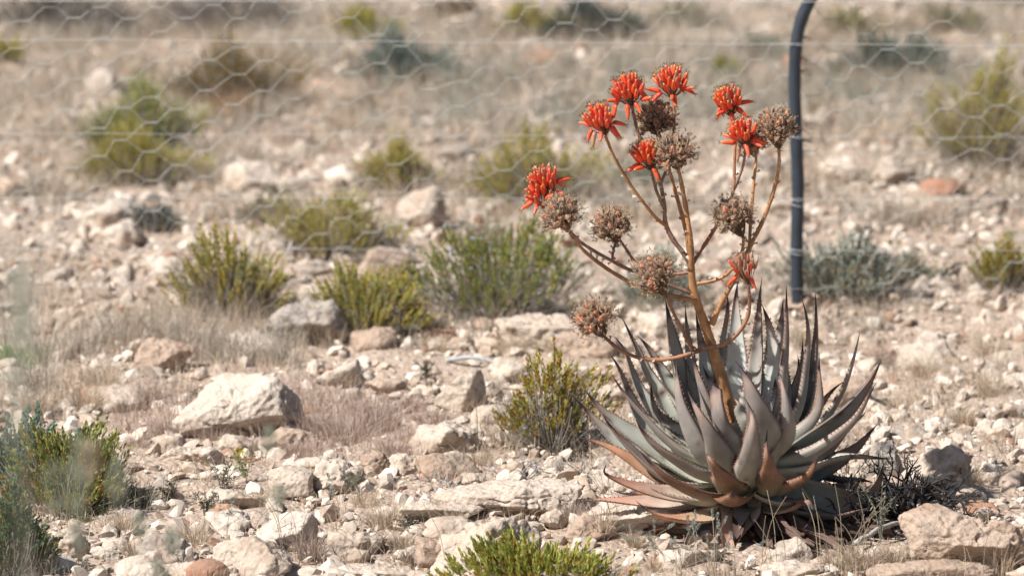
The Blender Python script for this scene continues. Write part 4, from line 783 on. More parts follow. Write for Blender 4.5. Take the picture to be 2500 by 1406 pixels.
LV = [
 # back, upright
 (((1800, 1110), (1798, 1000), (1797, 850), (1796, 677)), 66, .03, .15, 'w', 0, {}),
 (((1790, 1100), (1778, 980), (1772, 850), (1779, 708)), 52, .04, .19, 'g', 10, {}),
 (((1828, 1110), (1843, 990), (1852, 860), (1857, 687)), 50, .03, .13, 'm', -12, dict(fold=.6)),
 (((1845, 1110), (1880, 1000), (1893, 880), (1864, 735)), 62, .03, .10, 'w', 15, {}),
 (((1830, 1110), (1838, 1000), (1838, 880), (1843, 770)), 34, .05, .17, 'g', 0, {}),
 (((1850, 1120), (1905, 1010), (1918, 860), (1921, 711)), 44, .02, .07, 'm', -35, dict(fold=.6)),
 (((1845, 1110), (1890, 1000), (1903, 880), (1910, 742)), 82, .04, .16, 'w', 0, {}),
 (((1850, 1120), (1945, 1010), (1972, 880), (1969, 737)), 42, .02, .06, 'm', -25, dict(fold=.5)),
 (((1850, 1120), (1960, 1020), (1990, 880), (1997, 724)), 40, .03, .10, 'd', 0, dict(fold=.5)),
 (((1850, 1125), (1955, 1060), (2003, 990), (1997, 868)), 38, .0, .0, 'm', -45, dict(fold=.5)),
 (((1850, 1120), (1980, 1060), (2052, 960), (2105, 808)), 48, .02, .07, 'g', -20, dict(tipdark=.99)),
 (((1850, 1115), (1900, 1030), (1935, 950), (1962, 865)), 50, .05, .14, 'd', 0, dict(face=(.75, -.65, .0))),
 (((1850, 1120), (1940, 1050), (2000, 990), (2042, 930)), 58, .05, .16, 'd', 0, dict(face=(.75, -.65, .0))),
 (((1840, 1110), (1925, 1020), (1955, 930), (1958, 830)), 44, .05, .17, 'w', 0, {}),
 (((1810, 1100), (1735, 960), (1715, 860), (1695, 762)), 62, .04, .15, 'g', 0, {}),
 (((1800, 1100), (1705, 980), (1682, 860), (1670, 748)), 52, .05, .18, 'g', 0, {}),
 (((1795, 1105), (1690, 1010), (1648, 880), (1624, 728)), 98, .03, .12, 'g', 8, dict(bulge=.02)),
 (((1830, 1100), (1868, 980), (1876, 880), (1868, 790)), 50, .05, .19, 'w', 0, {}),
 (((1810, 1100), (1758, 980), (1742, 880), (1738, 800)), 50, .06, .20, 'g', 0, {}),
 # right side
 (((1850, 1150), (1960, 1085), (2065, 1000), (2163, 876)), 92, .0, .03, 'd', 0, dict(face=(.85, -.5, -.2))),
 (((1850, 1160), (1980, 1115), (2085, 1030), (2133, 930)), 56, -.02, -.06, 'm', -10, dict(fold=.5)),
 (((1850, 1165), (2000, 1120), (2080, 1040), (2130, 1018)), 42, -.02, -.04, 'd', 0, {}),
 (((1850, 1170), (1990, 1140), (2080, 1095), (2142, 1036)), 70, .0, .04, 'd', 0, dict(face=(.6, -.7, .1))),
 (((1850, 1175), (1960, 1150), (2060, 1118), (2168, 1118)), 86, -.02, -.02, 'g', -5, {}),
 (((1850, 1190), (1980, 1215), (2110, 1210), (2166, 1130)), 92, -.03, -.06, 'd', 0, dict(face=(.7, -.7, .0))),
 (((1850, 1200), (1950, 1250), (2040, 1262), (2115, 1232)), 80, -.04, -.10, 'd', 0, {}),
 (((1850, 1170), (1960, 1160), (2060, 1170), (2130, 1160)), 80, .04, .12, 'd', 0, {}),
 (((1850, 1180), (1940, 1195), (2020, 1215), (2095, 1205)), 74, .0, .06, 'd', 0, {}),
 # left side
 (((1770, 1150), (1680, 1115), (1560, 1020), (1497, 852)), 54, .0, .02, 'g', -35, dict(fold=.4)),
 (((1775, 1140), (1660, 1080), (1560, 950), (1511, 805)), 46, .02, .08, 'g', -30, dict(fold=.4)),
 (((1780, 1130), (1680, 1060), (1590, 930), (1524, 780)), 54, .03, .12, 'g', -25, dict(fold=.35)),
 (((1785, 1120), (1700, 1040), (1630, 930), (1561, 806)), 66, .04, .15, 'g', -20, {}),
 (((1770, 1145), (1650, 1090), (1565, 1010), (1494, 918)), 40, -.03, -.04, 'm', -10, dict(fold=.4)),
 (((1765, 1165), (1650, 1130), (1520, 1050), (1422, 953)), 84, -.01, -.02, 'g', -35, {}),
 (((1760, 1180), (1620, 1150), (1500, 1075), (1400, 971)), 66, -.01, .05, 'g', -30, {}),
 (((1765, 1185), (1640, 1170), (1530, 1090), (1462, 1008)), 44, -.04, -.06, 'm', -20, dict(fold=.4)),
 (((1755, 1190), (1620, 1170), (1500, 1100), (1418, 1057)), 52, -.03, -.02, 'o', -30, {}),
 (((1760, 1205), (1640, 1208), (1540, 1185), (1478, 1155), (1474, 1122)), 46, -.05, -.12, 'c', -35, dict(fold=.3)),
 (((1730, 1218), (1640, 1228), (1530, 1224), (1416, 1212)), 40, -.03, -.06, 'c', -35, {}),
 (((1740, 1215), (1650, 1212), (1570, 1202), (1502, 1210)), 28, .0, .0, 'o', -30, dict(tipdark=.75)),
 (((1780, 1240), (1700, 1268), (1625, 1260), (1556, 1237)), 42, -.05, -.15, 'o', -25, {}),
 (((1770, 1240), (1680, 1268), (1600, 1290), (1520, 1312)), 34, -.03, -.06, 'c', -30, dict(tipdark=.7)),
 (((1780, 1180), (1710, 1160), (1650, 1140), (1585, 1120)), 66, -.01, .0, 'w', -20, {}),
 (((1785, 1210), (1730, 1195), (1660, 1170), (1600, 1165)), 60, -.03, -.03, 'w', -20, {}),
 (((1790, 1225), (1720, 1245), (1670, 1250), (1590, 1240)), 76, -.03, -.04, 'g', -10, {}),
 (((1780, 1150), (1690, 1080), (1610, 1020), (1580, 935)), 56, .01, .05, 'g', -22, {}),
 # front left
 (((1775, 1175), (1690, 1150), (1610, 1100), (1550, 1030)), 58, -.06, -.16, 'm', 0, dict(fold=.35)),
 (((1790, 1215), (1710, 1210), (1630, 1170), (1568, 1112)), 48, -.08, -.20, 'r', 0, dict(fold=.4)),
 # front
 (((1775, 1150), (1710, 1110), (1666, 1010), (1649, 880)), 70, -.05, -.10, 'm', 0, dict(bulge=-.05)),
 (((1795, 1140), (1745, 1050), (1708, 950), (1692, 860)), 62, -.02, -.04, 'm', 0, dict(bulge=-.03)),
 (((1805, 1150), (1775, 1090), (1752, 1020), (1738, 955)), 80, -.05, -.12, 'm', 0, dict(bulge=-.03, blunt=True, tipdark=.93)),
 (((1785, 1190), (1752, 1110), (1715, 1030), (1678, 950)), 68, -.07, -.15, 'm', 0, dict(bulge=-.05)),
 (((1850, 1150), (1868, 1070), (1835, 970), (1800, 872)), 84, -.05, -.14, 'm', 0, dict(bulge=-.05)),
 (((1828, 1190), (1832, 1120), (1838, 1050), (1836, 975)), 58, -.10, -.20, 'm', 0, dict(bulge=-.06)),
 (((1870, 1130), (1922, 1070), (1922, 990), (1897, 895)), 44, -.04, -.08, 'm', 0, dict(bulge=-.05)),
 (((1790, 1205), (1765, 1170), (1738, 1130), (1724, 1092)), 64, -.12, -.23, 'r', 0, dict(bulge=-.05)),
 (((1878, 1200), (1880, 1160), (1872, 1115), (1863, 1070)), 52, -.10, -.22, 'r', 0, dict(bulge=-.05)),
 (((1880, 1200), (1930, 1190), (1972, 1160), (1999, 1108)), 42, -.08, -.18, 'r', 0, dict(fold=.5)),
 (((1817, 1070), (1812, 1040), (1806, 1005), (1803, 972)), 52, -.02, -.04, 'g', 0, dict(tipdark=.96)),
 (((1800, 1180), (1770, 1150), (1740, 1110), (1720, 1060)), 84, -.06, -.10, 'g', 0, dict(bulge=-.03)),
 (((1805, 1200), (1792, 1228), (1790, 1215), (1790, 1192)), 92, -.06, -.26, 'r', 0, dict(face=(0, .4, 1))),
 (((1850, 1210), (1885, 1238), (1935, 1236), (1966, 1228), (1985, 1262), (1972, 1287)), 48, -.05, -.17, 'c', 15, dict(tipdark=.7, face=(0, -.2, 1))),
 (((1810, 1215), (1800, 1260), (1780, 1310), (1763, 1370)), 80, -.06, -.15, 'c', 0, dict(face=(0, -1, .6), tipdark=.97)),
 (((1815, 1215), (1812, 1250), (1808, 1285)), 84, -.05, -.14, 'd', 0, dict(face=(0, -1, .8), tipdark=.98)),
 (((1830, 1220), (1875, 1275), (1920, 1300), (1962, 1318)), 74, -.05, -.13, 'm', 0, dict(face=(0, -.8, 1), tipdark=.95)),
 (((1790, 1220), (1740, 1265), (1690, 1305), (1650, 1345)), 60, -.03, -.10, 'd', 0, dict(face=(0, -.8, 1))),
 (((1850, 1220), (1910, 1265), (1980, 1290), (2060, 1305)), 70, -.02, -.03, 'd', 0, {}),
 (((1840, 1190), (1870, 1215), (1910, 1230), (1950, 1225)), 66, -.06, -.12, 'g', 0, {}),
 (((1850, 1205), (1940, 1235), (2050, 1240), (2150, 1190)), 96, .0, .04, 'd', 0, dict(face=(.7, -.7, -.05))),  # broad dark-coloured leaves from here deepen the shadow at the lower right
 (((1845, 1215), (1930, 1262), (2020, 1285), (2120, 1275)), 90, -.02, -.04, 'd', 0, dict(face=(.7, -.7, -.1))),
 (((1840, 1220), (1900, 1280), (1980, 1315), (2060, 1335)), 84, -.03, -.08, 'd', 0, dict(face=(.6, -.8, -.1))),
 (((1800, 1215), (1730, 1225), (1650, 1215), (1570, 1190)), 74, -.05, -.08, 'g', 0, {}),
 (((1800, 1120), (1760, 1040), (1740, 960), (1722, 900)), 70, .02, .07, 'w', 0, {}),
 (((1840, 1120), (1880, 1050), (1900, 980), (1880, 920)), 66, .01, .05, 'w', 10, {}),
]
for q, (pts, w, a, b, k, rl, op) in enumerate(LV): aloe_leaf(pts, w, a, b, k, rl, q * 7 + 1, **op)
# dead skirt leaves and stem; extra dark leaves at front right deepen the shadow
r = np.random.default_rng(31)
A = Acc(); Vv, Q, Tt = tube(cat(np.array(((AL[0], 0, -.03), (AL[0], 0, .06), (AL[0], 0, AL[2] + .02))), 8) - A0, np.array((.05, .05, .05, .052, .055, .055, .05, .035)), 14); A.add(Vv, Q, Tt, (.16, .11, .07)); obj("stem", A.mesh("stem", [M_bark]), aloe)
for q in range(46):
    az = r.uniform(0, 6.283) if q < 14 else r.uniform(-1.7, .6); ca, sa = math.cos(az), math.sin(az); L = r.uniform(.12, .30); A = Acc(); n = 9; t = np.linspace(0, 1, n)
    P = np.stack((AL[0] + ca * (.04 + L * t), sa * (.04 + L * t), .085 - .11 * t + .05 * t ** 3 + r.normal(0, .003, n)), 1); P[:, 2] = np.maximum(P[:, 2], hgt(P[:, 0], P[:, 1]) + .004)
    wv = .018 * (1 - t) ** .6 + .001; Bv = np.array((-sa, ca, 0)); Vv = np.stack((P - Bv * wv[:, None] + (0, 0, .008), P - (0, 0, .004), P + Bv * wv[:, None] + np.array((0, 0, .010 * (1 + r.normal(0, .4))))), 1).reshape(-1, 3) - A0
    bq = np.arange(n - 1) * 3; Q = np.concatenate((np.stack((bq, bq + 1, bq + 4, bq + 3), 1), np.stack((bq + 1, bq + 2, bq + 5, bq + 4), 1))); A.add(Vv, Q, None, np.array((.13, .085, .07)) * r.uniform(.4, 1.5)); obj("dead_leaf", A.mesh("dead_leaf", [M_husk]), aloe)

# flower stalk and branches
def px_tube(pts, r0, r1, y0, y1, name, col, seg=8, bracts=True, par=None):
    m = len(pts); P = np.array([WP(a, b, y0 + (y1 - y0) * i / (m - 1)) for i, (a, b) in enumerate(pts)]); n = max(10, m * 6); P = cat(P, n) - A0; R = np.linspace(r0, r1, n) * MPP(0); r = np.random.default_rng(int(pts[0][0] * 3 + pts[-1][1]))
    R = R * (1 + .05 * r.normal(size=n)) * (1 + .22 * np.exp(-(np.linspace(0, 1, n) / .04) ** 2)); A = Acc(); Vv, Q, Tt = tube(P, R, seg); tl = np.repeat(np.linspace(0, 1, n), seg)[:, None]; C = np.array(col) * (1 + .35 * vnoise(Vv * 22, 4) + .3 * vnoise(Vv * 70, 5))[:, None]; A.add(Vv, Q, Tt, C)
    if bracts:
        for q in range(1, n - 1, 2):
            a = nrm(r.normal(size=3)); p = P[q]; t = nrm(P[q + 1] - P[q - 1]); d = nrm(a - t * (a @ t)); e = np.cross(t, d); w_ = R[q] * .6 + .0010; L = r.uniform(.003, .010)
            A.add(np.array((p + d * R[q] * .8 - e * w_, p + d * R[q] * .8 + e * w_, p + d * (R[q] + L * .5) + t * L, p + d * (R[q] + L) + t * L * .4 + e * .001)), None, ((0, 1, 2), (1, 3, 2)), np.array((.62, .50, .40)) * r.uniform(.5, 1.1))
    return obj(name, A.mesh(name, [M_stalk]), aloe)
ST = (.42, .215, .095); BRN = (.32, .16, .09); GRB = (.27, .165, .115)
px_tube(((1797, 1060), (1786, 1015), (1763, 925), (1741, 855), (1724, 802), (1704, 744), (1692, 700), (1688, 655)), 18, 8.5, 0, -.005, "flower_stalk", ST, 14, False)
px_tube(((1688, 660), (1687, 600), (1675, 510), (1661, 435), (1656, 412)), 7.5, 4.6, -.005, -.04, "branch", ST)
px_tube(((1684, 640), (1676, 570), (1658, 500), (1641, 440), (1618, 350), (1602, 318)), 6, 4, .01, .05, "branch", ST)
px_tube(((1690, 655), (1668, 618), (1640, 580), (1624, 540), (1622, 505), (1612, 445), (1602, 418), (1582, 375), (1560, 330), (1549, 290), (1542, 252)), 6.5, 3.6, .005, .0, "branch", GRB)
px_tube(((1622, 508), (1604, 470), (1596, 440), (1589, 412)), 4.2, 3.6, .0, -.03, "branch", GRB)
px_tube(((1613, 448), (1628, 412), (1642, 360), (1646, 290), (1643, 232)), 4, 3.4, .005, .05, "branch", BRN)
px_tube(((1628, 552), (1600, 530), (1545, 460), (1503, 390), (1475, 325)), 4.4, 3.6, .005, -.05, "branch", (.44, .22, .09))
px_tube(((1690, 645), (1720, 598), (1752, 548), (1778, 500), (1791, 460), (1793, 400), (1795, 330), (1787, 282)), 5, 3.5, 0, .03, "branch", BRN)
px_tube(((1788, 470), (1800, 445), (1815, 400), (1822, 350)), 3.8, 3.2, .02, -.02, "branch", GRB)
px_tube(((1737, 792), (1762, 738), (1795, 678), (1818, 630), (1836, 592), (1862, 540), (1888, 470), (1901, 410), (1902, 362)), 7, 4, -.01, .0, "branch", ST)
px_tube(((1830, 602), (1832, 550), (1840, 450), (1846, 390), (1843, 352)), 4.2, 3.4, -.006, .01, "branch", ST)
px_tube(((1702, 692), (1735, 687), (1768, 674), (1792, 650), (1812, 612), (1815, 580)), 5, 3.6, -.005, -.03, "branch", ST)
px_tube(((1726, 846), (1700, 858), (1640, 875), (1580, 877), (1520, 858), (1477, 824)), 5.6, 4.4, -.025, -.05, "branch", BRN)
px_tube(((1720, 850), (1762, 842), (1800, 815), (1825, 775), (1830, 735), (1827, 696)), 5.6, 4.2, -.026, -.06, "branch", BRN)
px_tube(((1692, 858), (1666, 805), (1645, 765), (1626, 722)), 4.6, 3.8, -.03, -.08, "branch", BRN)
px_tube(((1700, 735), (1650, 724), (1600, 712), (1545, 692), (1488, 660), (1432, 618), (1400, 580), (1386, 556)), 5.8, 4, -.015, -.06, "branch", ST)
px_tube(((1688, 715), (1640, 698), (1595, 680), (1540, 660), (1490, 635), (1430, 600), (1396, 570), (1362, 522), (1343, 472)), 5, 3.6, .0, .02, "branch", GRB)
px_tube(((1495, 637), (1497, 612), (1506, 585)), 3.4, 3, .01, .03, "branch", GRB)
px_tube(((1688, 664), (1650, 669), (1600, 668), (1552, 640), (1530, 610), (1512, 584)), 4.4, 3.4, .01, .03, "branch", BRN)
px_tube(((1386, 566), (1366, 540), (1345, 515), (1327, 500)), 3.4, 3, -.02, -.04, "branch", BRN)

# flowers
def floret_mesh(kind, seed):
    r = np.random.default_rng(seed); n = 9; t = np.linspace(0, 1, n); L = 1.0
    P = np.stack((np.zeros(n), .06 * np.sin(t * 2.2), t * L), 1); R = .105 * np.interp(t, (0, .12, .3, .7, .9, 1), (.45, 1.1, 1.15, .9, .62, .45)); Vv, Q, Tt = tube(P, R, 7); tt = np.append(np.repeat(t, 7), (0, 1))
    if kind == 0: c0, c1, c2 = (.74, .065, .032), (.86, .125, .07), (.66, .28, .13)
    elif kind == 1: c0, c1, c2 = (.76, .07, .03), (.88, .13, .045), (.74, .38, .09)
    else: c0, c1, c2 = (.34, .17, .11), (.50, .27, .18), (.45, .33, .22)
    C = np.array([np.interp(tt, (0, .5, .86, 1), (c0[k], c1[k], c1[k], c2[k])) for k in range(3)]).T; st = (np.append(np.tile(np.arange(7) % 2, n), (0, 0)) * .10 + .95)[:, None]; C = C * st
    A = Acc(); A.add(Vv, Q, Tt, C)
    for q in range(4):
        a = q * 1.57 + seed; e = P[-1] + np.array((math.cos(a) * .10, math.sin(a) * .10, .08 + .06 * r.random())); p = P[-1] - (0, 0, .05); v2, q2, _ = tube(np.array((p, (p + e) / 2, e)), .014, 3, False); A.add(v2, q2, None, (.32, .15, .07))
        v2, q2, t2 = tube(np.array((e - (0, 0, .02), e + (0, 0, .02), e + (0, 0, .05))), np.array((.014, .024, .009)), 4); A.add(v2, q2, t2, (.05, .035, .03))
    return A.mesh("floret", [M_flower])
FM = {k: [floret_mesh(k, s_) for s_ in (1, 2, 3)] for k in (0, 1, 2)}
def frame_from(d, r):
    z = nrm(d); a = nrm(r.normal(size=3)); x = nrm(np.cross(z, a)); y = np.cross(z, x); return Matrix(((x[0], y[0], z[0], 0), (x[1], y[1], z[1], 0), (x[2], y[2], z[2], 0), (0, 0, 0, 1)))
def flower_head(neck, cen, Yd, width, n, nd, seed, sc=1.12, kindmix=(0.6, .3, .1)):
    n = int(n * 1.2)
    r = np.random.default_rng(seed); s = MPP(Yd); nk = WP(*neck, Yd); cc = WP(*cen, Yd); ax = nrm((cc - nk) * np.array((1, 0, 1)) + np.array((0, -.02, .01)))
    X_ = nrm(np.cross(ax, (0, 1, 0))); Y_ = np.cross(ax, X_); root = obj("flower_head", None, aloe); A = Acc()
    Rr = width * s * .27; H = np.linalg.norm(cc - nk) * .78; out = []
    for k in range(n):                      # upright ones
        a = k * 2.39996; q = math.sqrt((k + .5) / n); d = X_ * math.cos(a) * q + Y_ * math.sin(a) * q
        b = nk + ax * H * (1.06 - .42 * q ** 2) + d * Rr + r.normal(0, .0012, 3); out.append((b, nrm(ax * 1.0 + d * (.30 + .25 * q) + r.normal(0, .07, 3)), r.uniform(.022, .0275), 0 if q < .8 else 1))
    for k in range(nd):                     # spreading and drooping ones
        a = k * 6.283 / nd + r.uniform(-.3, .3); d = X_ * math.cos(a) + Y_ * math.sin(a); dr = r.choice([.35, -.05, -.6, -1.6], p=[.3, .25, .2, .25])
        b = nk + ax * H * r.uniform(.42, .62) + d * Rr * .95; out.append((b, nrm(d + ax * dr + np.array((0, 0, -.25 if dr < 0 else 0))), r.uniform(.024, .029), 1))
    for b, d, L, g in out:
        k = r.choice(3, p=kindmix) if g == 0 else r.choice(3, p=(.3, .65, .05)); L *= sc
        Pp = cat(np.array((nk + r.normal(0, .0015, 3), (nk + b) / 2 + (b - nk - ax * ((b - nk) @ ax)) * .12, b, b + d * .002)), 6) - A0; Vv, Q, _ = tube(Pp, .0009, 3, False); A.add(Vv, Q, None, np.array((.26, .13, .06)) * r.uniform(.7, 1.3))
        o = obj("floret", FM[int(k)][r.integers(3)], root); o.matrix_local = Matrix.Translation(Vector(b - A0)) @ frame_from(d, r) @ Matrix.Diagonal((L * 1.38, L * 1.38, L * 1.03, 1))
    for q in range(34):                     # withered bracts at the neck
        d = nrm(r.normal(size=3)); p = nk + ax * r.uniform(-.006, .012); e = p + (d - ax * (d @ ax) * .7) * r.uniform(.006, .014); Vv, Q, _ = tube(cat(np.array((p, (p + e) / 2 + ax * .002, e)), 4) - A0, np.array((.001, .0007, .0005, .0003)), 3, False); A.add(Vv, Q, None, (.40, .32, .25))
    obj("pedicels", A.mesh("pedicels", [M_husk]), root); return root
flower_head((1543, 258), (1528, 200), .0, 112, 25, 9, 1)
flower_head((1643, 238), (1638, 182), .05, 112, 23, 10, 2)
flower_head((1478, 328), (1456, 272), -.05, 106, 24, 9, 3)
flower_head((1787, 285), (1770, 228), .03, 92, 22, 8, 4)
flower_head((1822, 358), (1804, 308), -.02, 88, 19, 8, 5)
flower_head((1591, 414), (1570, 362), -.03, 88, 19, 8, 6)
flower_head((1343, 478), (1318, 422), .02, 96, 24, 8, 7)
flower_head((1327, 502), (1298, 462), -.01, 70, 11, 7, 8, 1.0, (.3, .65, .05))
flower_head((1827, 694), (1806, 626), -.06, 92, 17, 3, 9, 1.0, (.10, .05, .85))

# seed heads
def capsule_mesh(kind, seed):
    D, F = ICO[2]; th = np.arctan2(D[:, 1], D[:, 0]); rad = 1 + .13 * np.cos(3 * th) * (1 - D[:, 2] ** 2); V = D * np.stack((rad * .28, rad * .28, np.full(len(D), .5)), 1); V[:, 2] += .5
    tpr = 1 - .35 * np.clip(V[:, 2] - .5, 0, 1); V[:, 0] *= tpr; V[:, 1] *= tpr; c = {0: (.25, .155, .11), 1: (.37, .21, .135), 2: (.60, .23, .13), 3: (.32, .29, .15), 4: (.17, .125, .105)}[kind]
    seam = (np.abs(np.cos(1.5 * th)) < .12)[:, None]; C = np.where(seam, np.array((.36, .27, .18)), np.array(c)) * (1 + .25 * vnoise(V * 6, seed))[:, None]; A = Acc(); A.add(V, None, F, C)
    for q in range(5):                      # dried flower tube hugging the capsule
        a = q * 1.257 + seed; z = np.linspace(0, 1.12, 6); rr = .30 * np.sin(np.clip(z, 0, 1) * 2.8) + .05; P = np.stack((np.cos(a + z * .3) * rr, np.sin(a + z * .3) * rr, z), 1); v2, q2, _ = tube(P, np.array((.03, .035, .03, .03, .025, .01)), 3, False); A.add(v2, q2, None, (.55, .43, .31))
    return A.mesh("seed_capsule", [M_pod])
CM = [capsule_mesh(k, k) for k in range(5)]
CAPN = [0]
def seed_head(neck, cen, Yd, rad, seed, pink=.15, flat=1.0, ncap=32):
    r = np.random.default_rng(seed + 60); s = MPP(Yd); nk = WP(*neck, Yd); cc = WP(*cen, Yd); R = rad * s; ax = nrm((cc - nk) * np.array((1, 0, 1))); root = obj("seed_head", None, aloe); A = Acc(); B2 = Acc()
    n = 135
    own = 0; k = np.arange(n); ph = k * 2.39996; ct = 1 - (k + .5) / n * 1.62; st = np.sqrt(1 - ct ** 2); X_ = nrm(np.cross(ax, (0, 1, 0))); Y_ = np.cross(ax, X_)
    dirs = X_ * (np.cos(ph) * st)[:, None] + Y_ * (np.sin(ph) * st)[:, None] + ax * ct[:, None]
    front = dirs[:, 1] < .12; order = np.argsort(dirs[:, 1]); chosen = set(order[:ncap * 3:1][r.permutation(min(len(order), ncap * 2))[:ncap]].tolist())
    base_c = cc - ax * R * .35; hole = nrm(r.normal(size=3) * (1, .5, 1)); hole2 = nrm(r.normal(size=3)); sx = r.uniform(.85, 1.1); sz = r.uniform(.82, 1.05)
    for i_ in range(n):
        d = nrm(dirs[i_] + r.normal(0, .10, 3))
        if (d @ hole > .88 or d @ hole2 > .93) and i_ not in chosen: continue
        out = base_c + (X_ * (d @ X_) * sx + Y_ * (d @ Y_) + ax * (d @ ax) * sz) * R * (.58 * r.uniform(.7, 1.1)) + ax * R * .12; dd = nrm(d * .6 + ax * .6 + np.array((0, 0, -.15)) + r.normal(0, .28, 3)); L = r.uniform(.017, .0225)
        kd = r.choice(5, p=(.40, .36 - pink * .5, pink, .05, .19 - pink * .5))
        Pp = cat(np.array((nk, nk * .5 + out * .5 - ax * .004, out)), 5) - A0; Vv, Q, _ = tube(Pp, .0008, 3, False); A.add(Vv, Q, None, np.array((.32, .22, .14)) * r.uniform(.6, 1.3))
        if i_ in chosen:
            o = obj("seed_capsule", CM[int(kd)], root); o.matrix_local = Matrix.Translation(Vector(out - A0)) @ frame_from(dd, r) @ Matrix.Scale(L, 4); CAPN[0] += 1
        elif r.random() < .75:
            me = CM[int(kd)]; M_ = np.array((Matrix.Translation(Vector(out - A0)) @ frame_from(dd, r) @ Matrix.Scale(L * .95, 4)))
            V0, Qs_, Ts_, C0 = CD[int(kd)]; B2.add(V0 @ M_[:3, :3].T + M_[:3, 3], Qs_, Ts_, C0)
    for q in range(420):                    # curled dry threads all over
        d = dirs[r.integers(n)]; p = base_c + d * R * r.uniform(.65, 1.12) + ax * R * .15; e = p + nrm(d + ax * .6 + r.normal(0, .7, 3)) * r.uniform(.004, .008); c_ = (p + e) / 2 + r.normal(0, .002, 3)
        Vv, Q, _ = tube(cat(np.array((p, c_, e)), 5) - A0, np.array((.0007, .0008, .0007, .0006, .0005)) * 1.1, 3, False); B2.add(Vv, Q, None, np.array(((.56, .40, .26), (.44, .30, .19), (.64, .49, .34), (.20, .14, .10))[r.integers(4)]))
    for q in range(30):
        d = nrm(r.normal(size=3)); p = nk + ax * r.uniform(-.008, .012); e = p + (d - ax * (d @ ax) * .6) * r.uniform(.006, .014); Vv, Q, _ = tube(cat(np.array((p, (p + e) / 2 + ax * .003, e)), 4) - A0, np.array((.001, .0008, .0005, .0003)), 3, False); A.add(Vv, Q, None, (.45, .36, .27))
    obj("pedicels", A.mesh("pedicels", [M_husk]), root); obj("dry_flower_remains", B2.mesh("dry_flower_remains", [M_husk]), root)['kind'] = "stuff"
def unpack(me):
    V = np.empty(len(me.vertices) * 3, np.float32); me.vertices.foreach_get('co', V); Q, T = [], []
    for p in me.polygons: (Q if len(p.vertices) == 4 else T).append(tuple(p.vertices))
    C = np.empty(len(me.vertices) * 4, np.float32); me.color_attributes['Col'].data.foreach_get('color', C); return V.reshape(-1, 3).astype(float), np.array(Q), np.array(T), C.reshape(-1, 4)[:, :3]
CD = [unpack(m) for m in CM]
seed_head((1603, 328), (1600, 282), .05, 50, 1)
seed_head((1656, 415), (1642, 362), -.04, 57, 2)
seed_head((1902, 366), (1894, 302), .0, 54, 3)
seed_head((1388, 562), (1368, 515), -.06, 56, 4)
seed_head((1507, 594), (1492, 543), .03, 51, 5)
seed_head((1814, 580), (1787, 518), -.03, 55, 6)
seed_head((1626, 722), (1594, 662), -.08, 58, 7, .3)
seed_head((1477, 824), (1448, 770), -.05, 57, 8, .25)
seed_head((1843, 372), (1840, 345), .01, 26, 9, .1, ncap=8)

# ------------------------------------------------------------------ silvery spike grass in front of the aloe
def spike_grass(cx, cy, w, h, n, label, seed, col=(.33, .35, .30), spike=True, sl=30, sr=7, dark=None):
    r = np.random.default_rng(seed + 900); P = GP(cx, cy); s = MPP(P[1]); root = obj("spike_grass", None, loc=(P[0], P[1], float(hgt(P[0], P[1]))), label=label, cat="grass", group="spike grasses"); A = Acc()
    for q in range(n):
        b = np.array((r.normal(0, w * s * .16), r.normal(0, .03), 0)); e = np.array((b[0] + r.normal(0, w * s * .25), b[1] + r.normal(0, .03), h * s * r.uniform(.6, 1.05))); m = (b + e) / 2 + np.array(((b[0] - e[0]) * .2, 0, h * s * .08)); Pp = cat(np.array((b, m, e)), 8); Vv, Q, _ = tube(Pp, np.linspace(.0009, .0006, 8), 3, False); A.add(Vv, Q, None, np.array((.46, .38, .27)) * r.uniform(.7, 1.2))
        if spike:
            d = nrm(Pp[-1] - Pp[-2]); L = sl * s * r.uniform(.7, 1.2); S_ = Acc(); k = 60; f = r.random(k); a = r.uniform(0, 6.283, k); X_ = nrm(np.cross(d, (0, 1, .1))); Y_ = np.cross(d, X_); o_ = X_ * np.cos(a)[:, None] + Y_ * np.sin(a)[:, None]; rr = (sr * s * .35) * np.sin(np.clip(f, .08, .97) * 3.1)[:, None]
            pos = Pp[-1] + d * (f * L)[:, None] + o_ * rr * .5; leaves(S_, pos, o_ * .8 + d, np.full(k, sr * s * .75) * r.uniform(.7, 1.3, k), np.full(k, .0018), np.array(col) * r.uniform(.75, 1.3, (k, 1)), r)
            obj("spike", S_.mesh("spike", [M_straw], False), root)
    blades(A, 0, 0, 0.0, 14, w * s * .25, h * s * .35, .6, .0012, STRAW, r, 4); obj("stalks", A.mesh("stalks", [M_straw]), root)
SG = ((1700, 1400, 130, 120, 7, "silvery spike grass in front of the aloe's lower left leaves"), (1745, 1405, 120, 130, 7, "silvery spike grass in front of the hanging withered leaf"), (1620, 1390, 110, 95, 5, "thin spike grass left of the silvery ones"),
      (1790, 1410, 100, 90, 5, "short spike grass right of the hanging withered leaf"), (1660, 1420, 140, 100, 6, "spike grass at the bottom edge below the aloe"), (1560, 1340, 100, 90, 3, "sparse dark-headed grass before the pale block"))
for a, b, c, d, e, f in SG: spike_grass(a, b, c, d, e, f, int(a))
spike_grass(1900, 1385, 190, 190, 6, "tall thin stalks of grass before the shaded aloe base", 5, spike=False)
spike_grass(2030, 1400, 260, 240, 8, "tall straw stalks before the dark gap right of the aloe", 6, spike=False)
spike_grass(2120, 1390, 200, 220, 7, "tall bent straw stalks left of the domed tan rock", 7, spike=False)
spike_grass(2380, 1400, 200, 150, 6, "thin straw stalks before the big sloping boulder", 12, spike=False)
spike_grass(1500, 1300, 160, 160, 9, "thin pale stalks rising left of the aloe", 8, spike=False)
spike_grass(830, 1285, 60, 110, 2, "fuzzy grey spike grass right of centre in the rubble", 9, sl=70, sr=9)
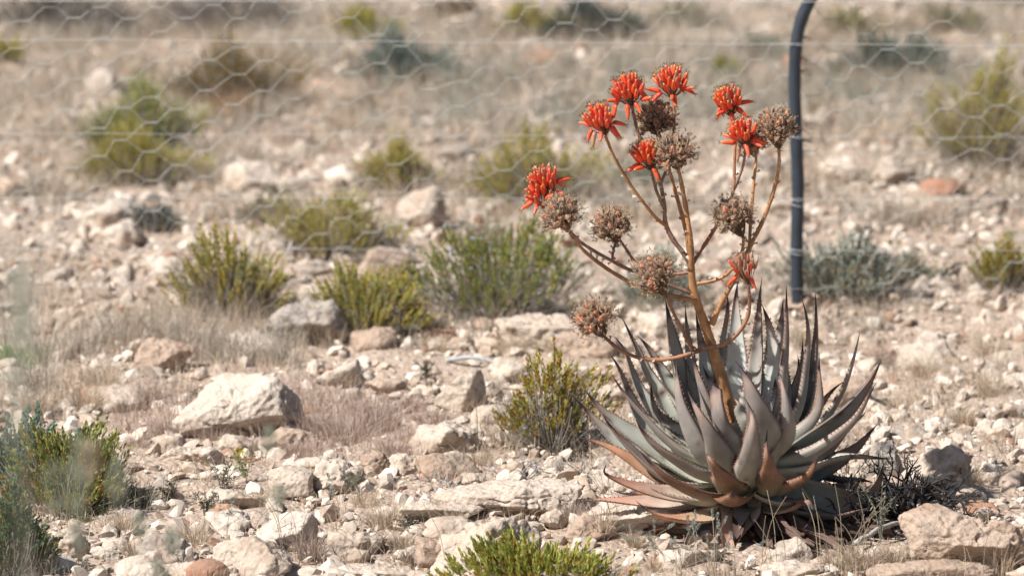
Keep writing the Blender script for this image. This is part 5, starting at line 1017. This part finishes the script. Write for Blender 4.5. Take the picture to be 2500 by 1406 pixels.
spike_grass(555, 1300, 60, 80, 2, "two fuzzy grey spikes among the lower left stones", 10, sl=60, sr=10)
spike_grass(700, 1350, 260, 160, 7, "long thin stalks crossing the cracked smooth boulder", 11, spike=False)
spike_grass(1000, 1400, 300, 170, 5, "long thin stalks crossing the bottom rocks", 13, spike=False)

# ------------------------------------------------------------------ tall grasses near the camera, thrown out of focus
def near_grass(cx, cy, Yd, h, n, label, seed, col=(.33, .35, .27), head=.05, spread=.05, hr=.008):
    r = np.random.default_rng(seed + 77); tip = WP(cx, cy, Yd); gz = float(hgt(tip[0], tip[1])); root = obj("tall_grass", None, loc=(tip[0], Yd, gz), label=label, cat="grass", group="tall grasses close to the camera"); A = Acc(); H = tip[2] - gz
    for q in range(n):
        e = np.array((r.normal(0, spread), r.normal(0, .05), H + r.normal(0, h))); b = np.array((r.normal(0, .03), r.normal(0, .03), 0)); Pp = cat(np.array((b, (b + e) / 2 + (0, 0, H * .03), e)), 12); Vv, Q, _ = tube(Pp, np.linspace(.0013, .0007, 12), 3, False); A.add(Vv, Q, None, np.array(col) * .9)
        if head:
            S_ = Acc(); k = 110; f = r.random(k); d = nrm(Pp[-1] - Pp[-3]); a = nrm(r.normal(size=(k, 3))); pos = Pp[-1] + d * ((f - .5) * head)[:, None] + a * hr * np.sin(f * 3.1)[:, None]; leaves(S_, pos, a + d, np.full(k, .010), np.full(k, .0025), np.array(col) * r.uniform(.8, 1.3, (k, 1)), r); obj("seed_plume", S_.mesh("seed_plume", [M_straw], False), root)
    obj("stalks", A.mesh("stalks", [M_straw]), root)
near_grass(245, 1120, -3.6, .02, 2, "out-of-focus plumed grass just right of the corner shrub", 1, head=.07, hr=.012)
near_grass(90, 1200, -4.0, .03, 2, "out-of-focus plumed grass over the blue-green bush", 2, head=.07, spread=.04, hr=.014)
near_grass(0, 850, -5.2, .10, 2, "hazy grey-green tall grass at the left edge", 3, spread=.012, head=.10, col=(.40, .40, .32))
near_grass(20, 620, -5.4, .08, 2, "faintest tall grass stalks at the upper left edge", 4, spread=.02, head=.08, hr=.006, col=(.42, .44, .36))
near_grass(150, 1190, -3.8, .02, 1, "pinkish blurred grass plume over the corner shrub", 5, col=(.42, .34, .26), head=.05, spread=.02, hr=.012)
near_grass(330, 1300, -2.6, .03, 3, "blurred plumed grass over the grey stone at the lower left", 6, head=.04, spread=.06, hr=.007)
near_grass(490, 1290, -2.6, .03, 1, "faint blurred plume over the weathered pale rock", 7, head=.04, spread=.04, hr=.007)
near_grass(620, 1150, -2.8, .03, 2, "soft blurred plume below the little yellow flower", 8, head=.035, spread=.03, hr=.007)
# fallen red floret at the bottom edge
P = GP(1003, 1403); o = obj("fallen_floret", FM[1][0], loc=(P[0], P[1], float(hgt(P[0], P[1])) + .012), rot=(0.3, 1.45, 2.6), scale=(.026, .026, .022), label="single fallen orange-red floret lying at the bottom edge", cat="floret")
